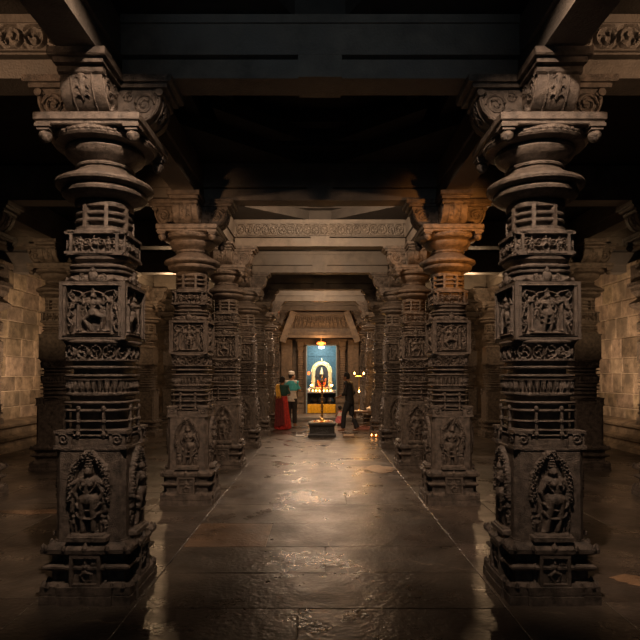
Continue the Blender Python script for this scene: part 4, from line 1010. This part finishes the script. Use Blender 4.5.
# ------------------------------------------------------------------ light
def light(kind, loc, power, col, size=.2, to=None, **kw):
    l = bpy.data.lights.new(kind.lower(), kind); l.energy = power; l.color = col
    if kind == 'AREA': l.size = size
    else: l.shadow_soft_size = size
    for k, v in kw.items(): setattr(l, k, v)
    o = bpy.data.objects.new('light', l); C.objects.link(o); o.location = loc
    if to is not None: o.rotation_euler = (Vector(to)-Vector(loc)).to_track_quat('-Z', 'Y').to_euler()
    return o
WARM = (1.0, .62, .32); AMB = (1.0, .45, .12); COOL = (.72, .86, 1.0)
# dim daylight from the entrance behind the viewer, plus an added beam spot
light('AREA', (0, -1.4, 2.0), 3, (.70, .87, 1.0), 2.5, (0, 5, 3.5))
light('SPOT', (0, -.6, 3.8), 62, (.80, .93, 1.0), .4, (0, 4.3, 4.25), spot_size=.62, spot_blend=.7)  # added spot, brightens the front beam alone
for q in (-1, 1):
    # lamps in the nearest bays, high up, aimed at the pillars
    light('SPOT', (q*.8, 2.4, 4.6), 560, (1.0, .70, .49), .04, (q*1.75, 4.25, 2.55), spot_size=1.0, spot_blend=.8)
    light('SPOT', (q*4.2, 2.0, 3.75), 300, (1.0, .58, .32), .08, (q*2.5, 4.3, 4.2), spot_size=.62, spot_blend=.8)
    light('SPOT', (q*.6, 5.4, 4.5), 330, (1.0, .65, .42), .05, (q*1.72, 7.4, 2.0), spot_size=1.1, spot_blend=.8)  # added pair, brightens the lower part of the second pillars
    # lamps in the side aisles
    light('SPOT', (q*5.2, 10.9, 1.3), 330, (1.0, .65, .39), .2, (q*7.0, 12.9, 2.6), spot_size=1.9, spot_blend=.9)
    light('SPOT', (q*5.4, 7.0, 2.9), 150, WARM, .1, (q*4.8, 10.0, 3.2), spot_size=.9, spot_blend=.9)
    light('POINT', (q*3.7, 13.9, 3.6), 75, WARM, .1)
    light('SPOT', (q*.8, 19.3, 3.6), 210, (1.0, .68, .44), .15, (q*.4, 18.0, 0), spot_size=2.3, spot_blend=.5)  # over the main aisle, one lamp doubled to split the pedestal's shadow
# spots on the second pair of capitals
light('SPOT', (-2.6, 5.6, 3.0), 110, (1.0, .54, .26), .08, (-1.8, 7.4, 3.55), spot_size=.8, spot_blend=.9)
light('SPOT', (2.6, 5.6, 3.0), 300, (1.0, .36, .07), .08, (1.8, 7.4, 3.4), spot_size=.85, spot_blend=.9)
# lamps fixed behind the second, third and fifth beams
light('SPOT', (0, 8.05, 4.3), 300, (1.0, .66, .41), .1, (0, 10.2, 4.0), spot_size=2.4, spot_blend=.5)
light('SPOT', (0, 10.8, 4.2), 160, (1.0, .66, .41), .1, (0, 12.9, 4.0), spot_size=2.4, spot_blend=.5)
light('SPOT', (0, 16.2, 4.2), 200, (1.0, .66, .41), .1, (0, 18, 4.0), spot_size=2.4, spot_blend=.5)
# lamps over the aisle floor, then an added spot on the lintel
light('SPOT', (0, 13.6, 3.8), 240, (1.0, .72, .53), .15, (0, 12.6, 0), spot_size=1.9, spot_blend=.5)
light('SPOT', (0, 8.6, 3.85), 60, (1.0, .72, .53), .12, (0, 9.0, 0), spot_size=2.0, spot_blend=.5)  # added lamp, boosts the floor behind the second pillars
light('SPOT', (0, 18.6, 3.95), 90, (1.0, .60, .34), .1, (0, 21, 3.5), spot_size=1.9, spot_blend=.5)  # added spot, aimed at the carved lintel to brighten it
# shrine
light('AREA', (DX, 22.8, 2.62), 36, (.80, .93, 1.0), .4, (DX, 24.8, 1.9))
light('AREA', (DX, 24.5, 2.9), 11, (.80, .95, 1.0), .4, (DX, 25.4, 2.0))  # extra light added to brighten the top of the back wall
light('POINT', (DX, 22.75, 1.2), 20, (1.0, .5, .2), .12)
light('POINT', (LX, TY-.1, 1.75), 18, AMB, .06)
light('POINT', (LX, TY-.12, 1.2), 6, AMB, .05)
light('POINT', (.045, 20.7, 2.75), 40, (1.0, .50, .2), .1)
w = bpy.data.worlds.new('world'); S.world = w; w.use_nodes = True
w.node_tree.nodes['Background'].inputs['Color'].default_value = (.55, .75, 1, 1); w.node_tree.nodes['Background'].inputs['Strength'].default_value = .008
vs = S.view_settings; vs.view_transform = 'Standard'; vs.look = 'None'; vs.gamma = 1; vs.exposure = 0.0; vs.use_curve_mapping = False
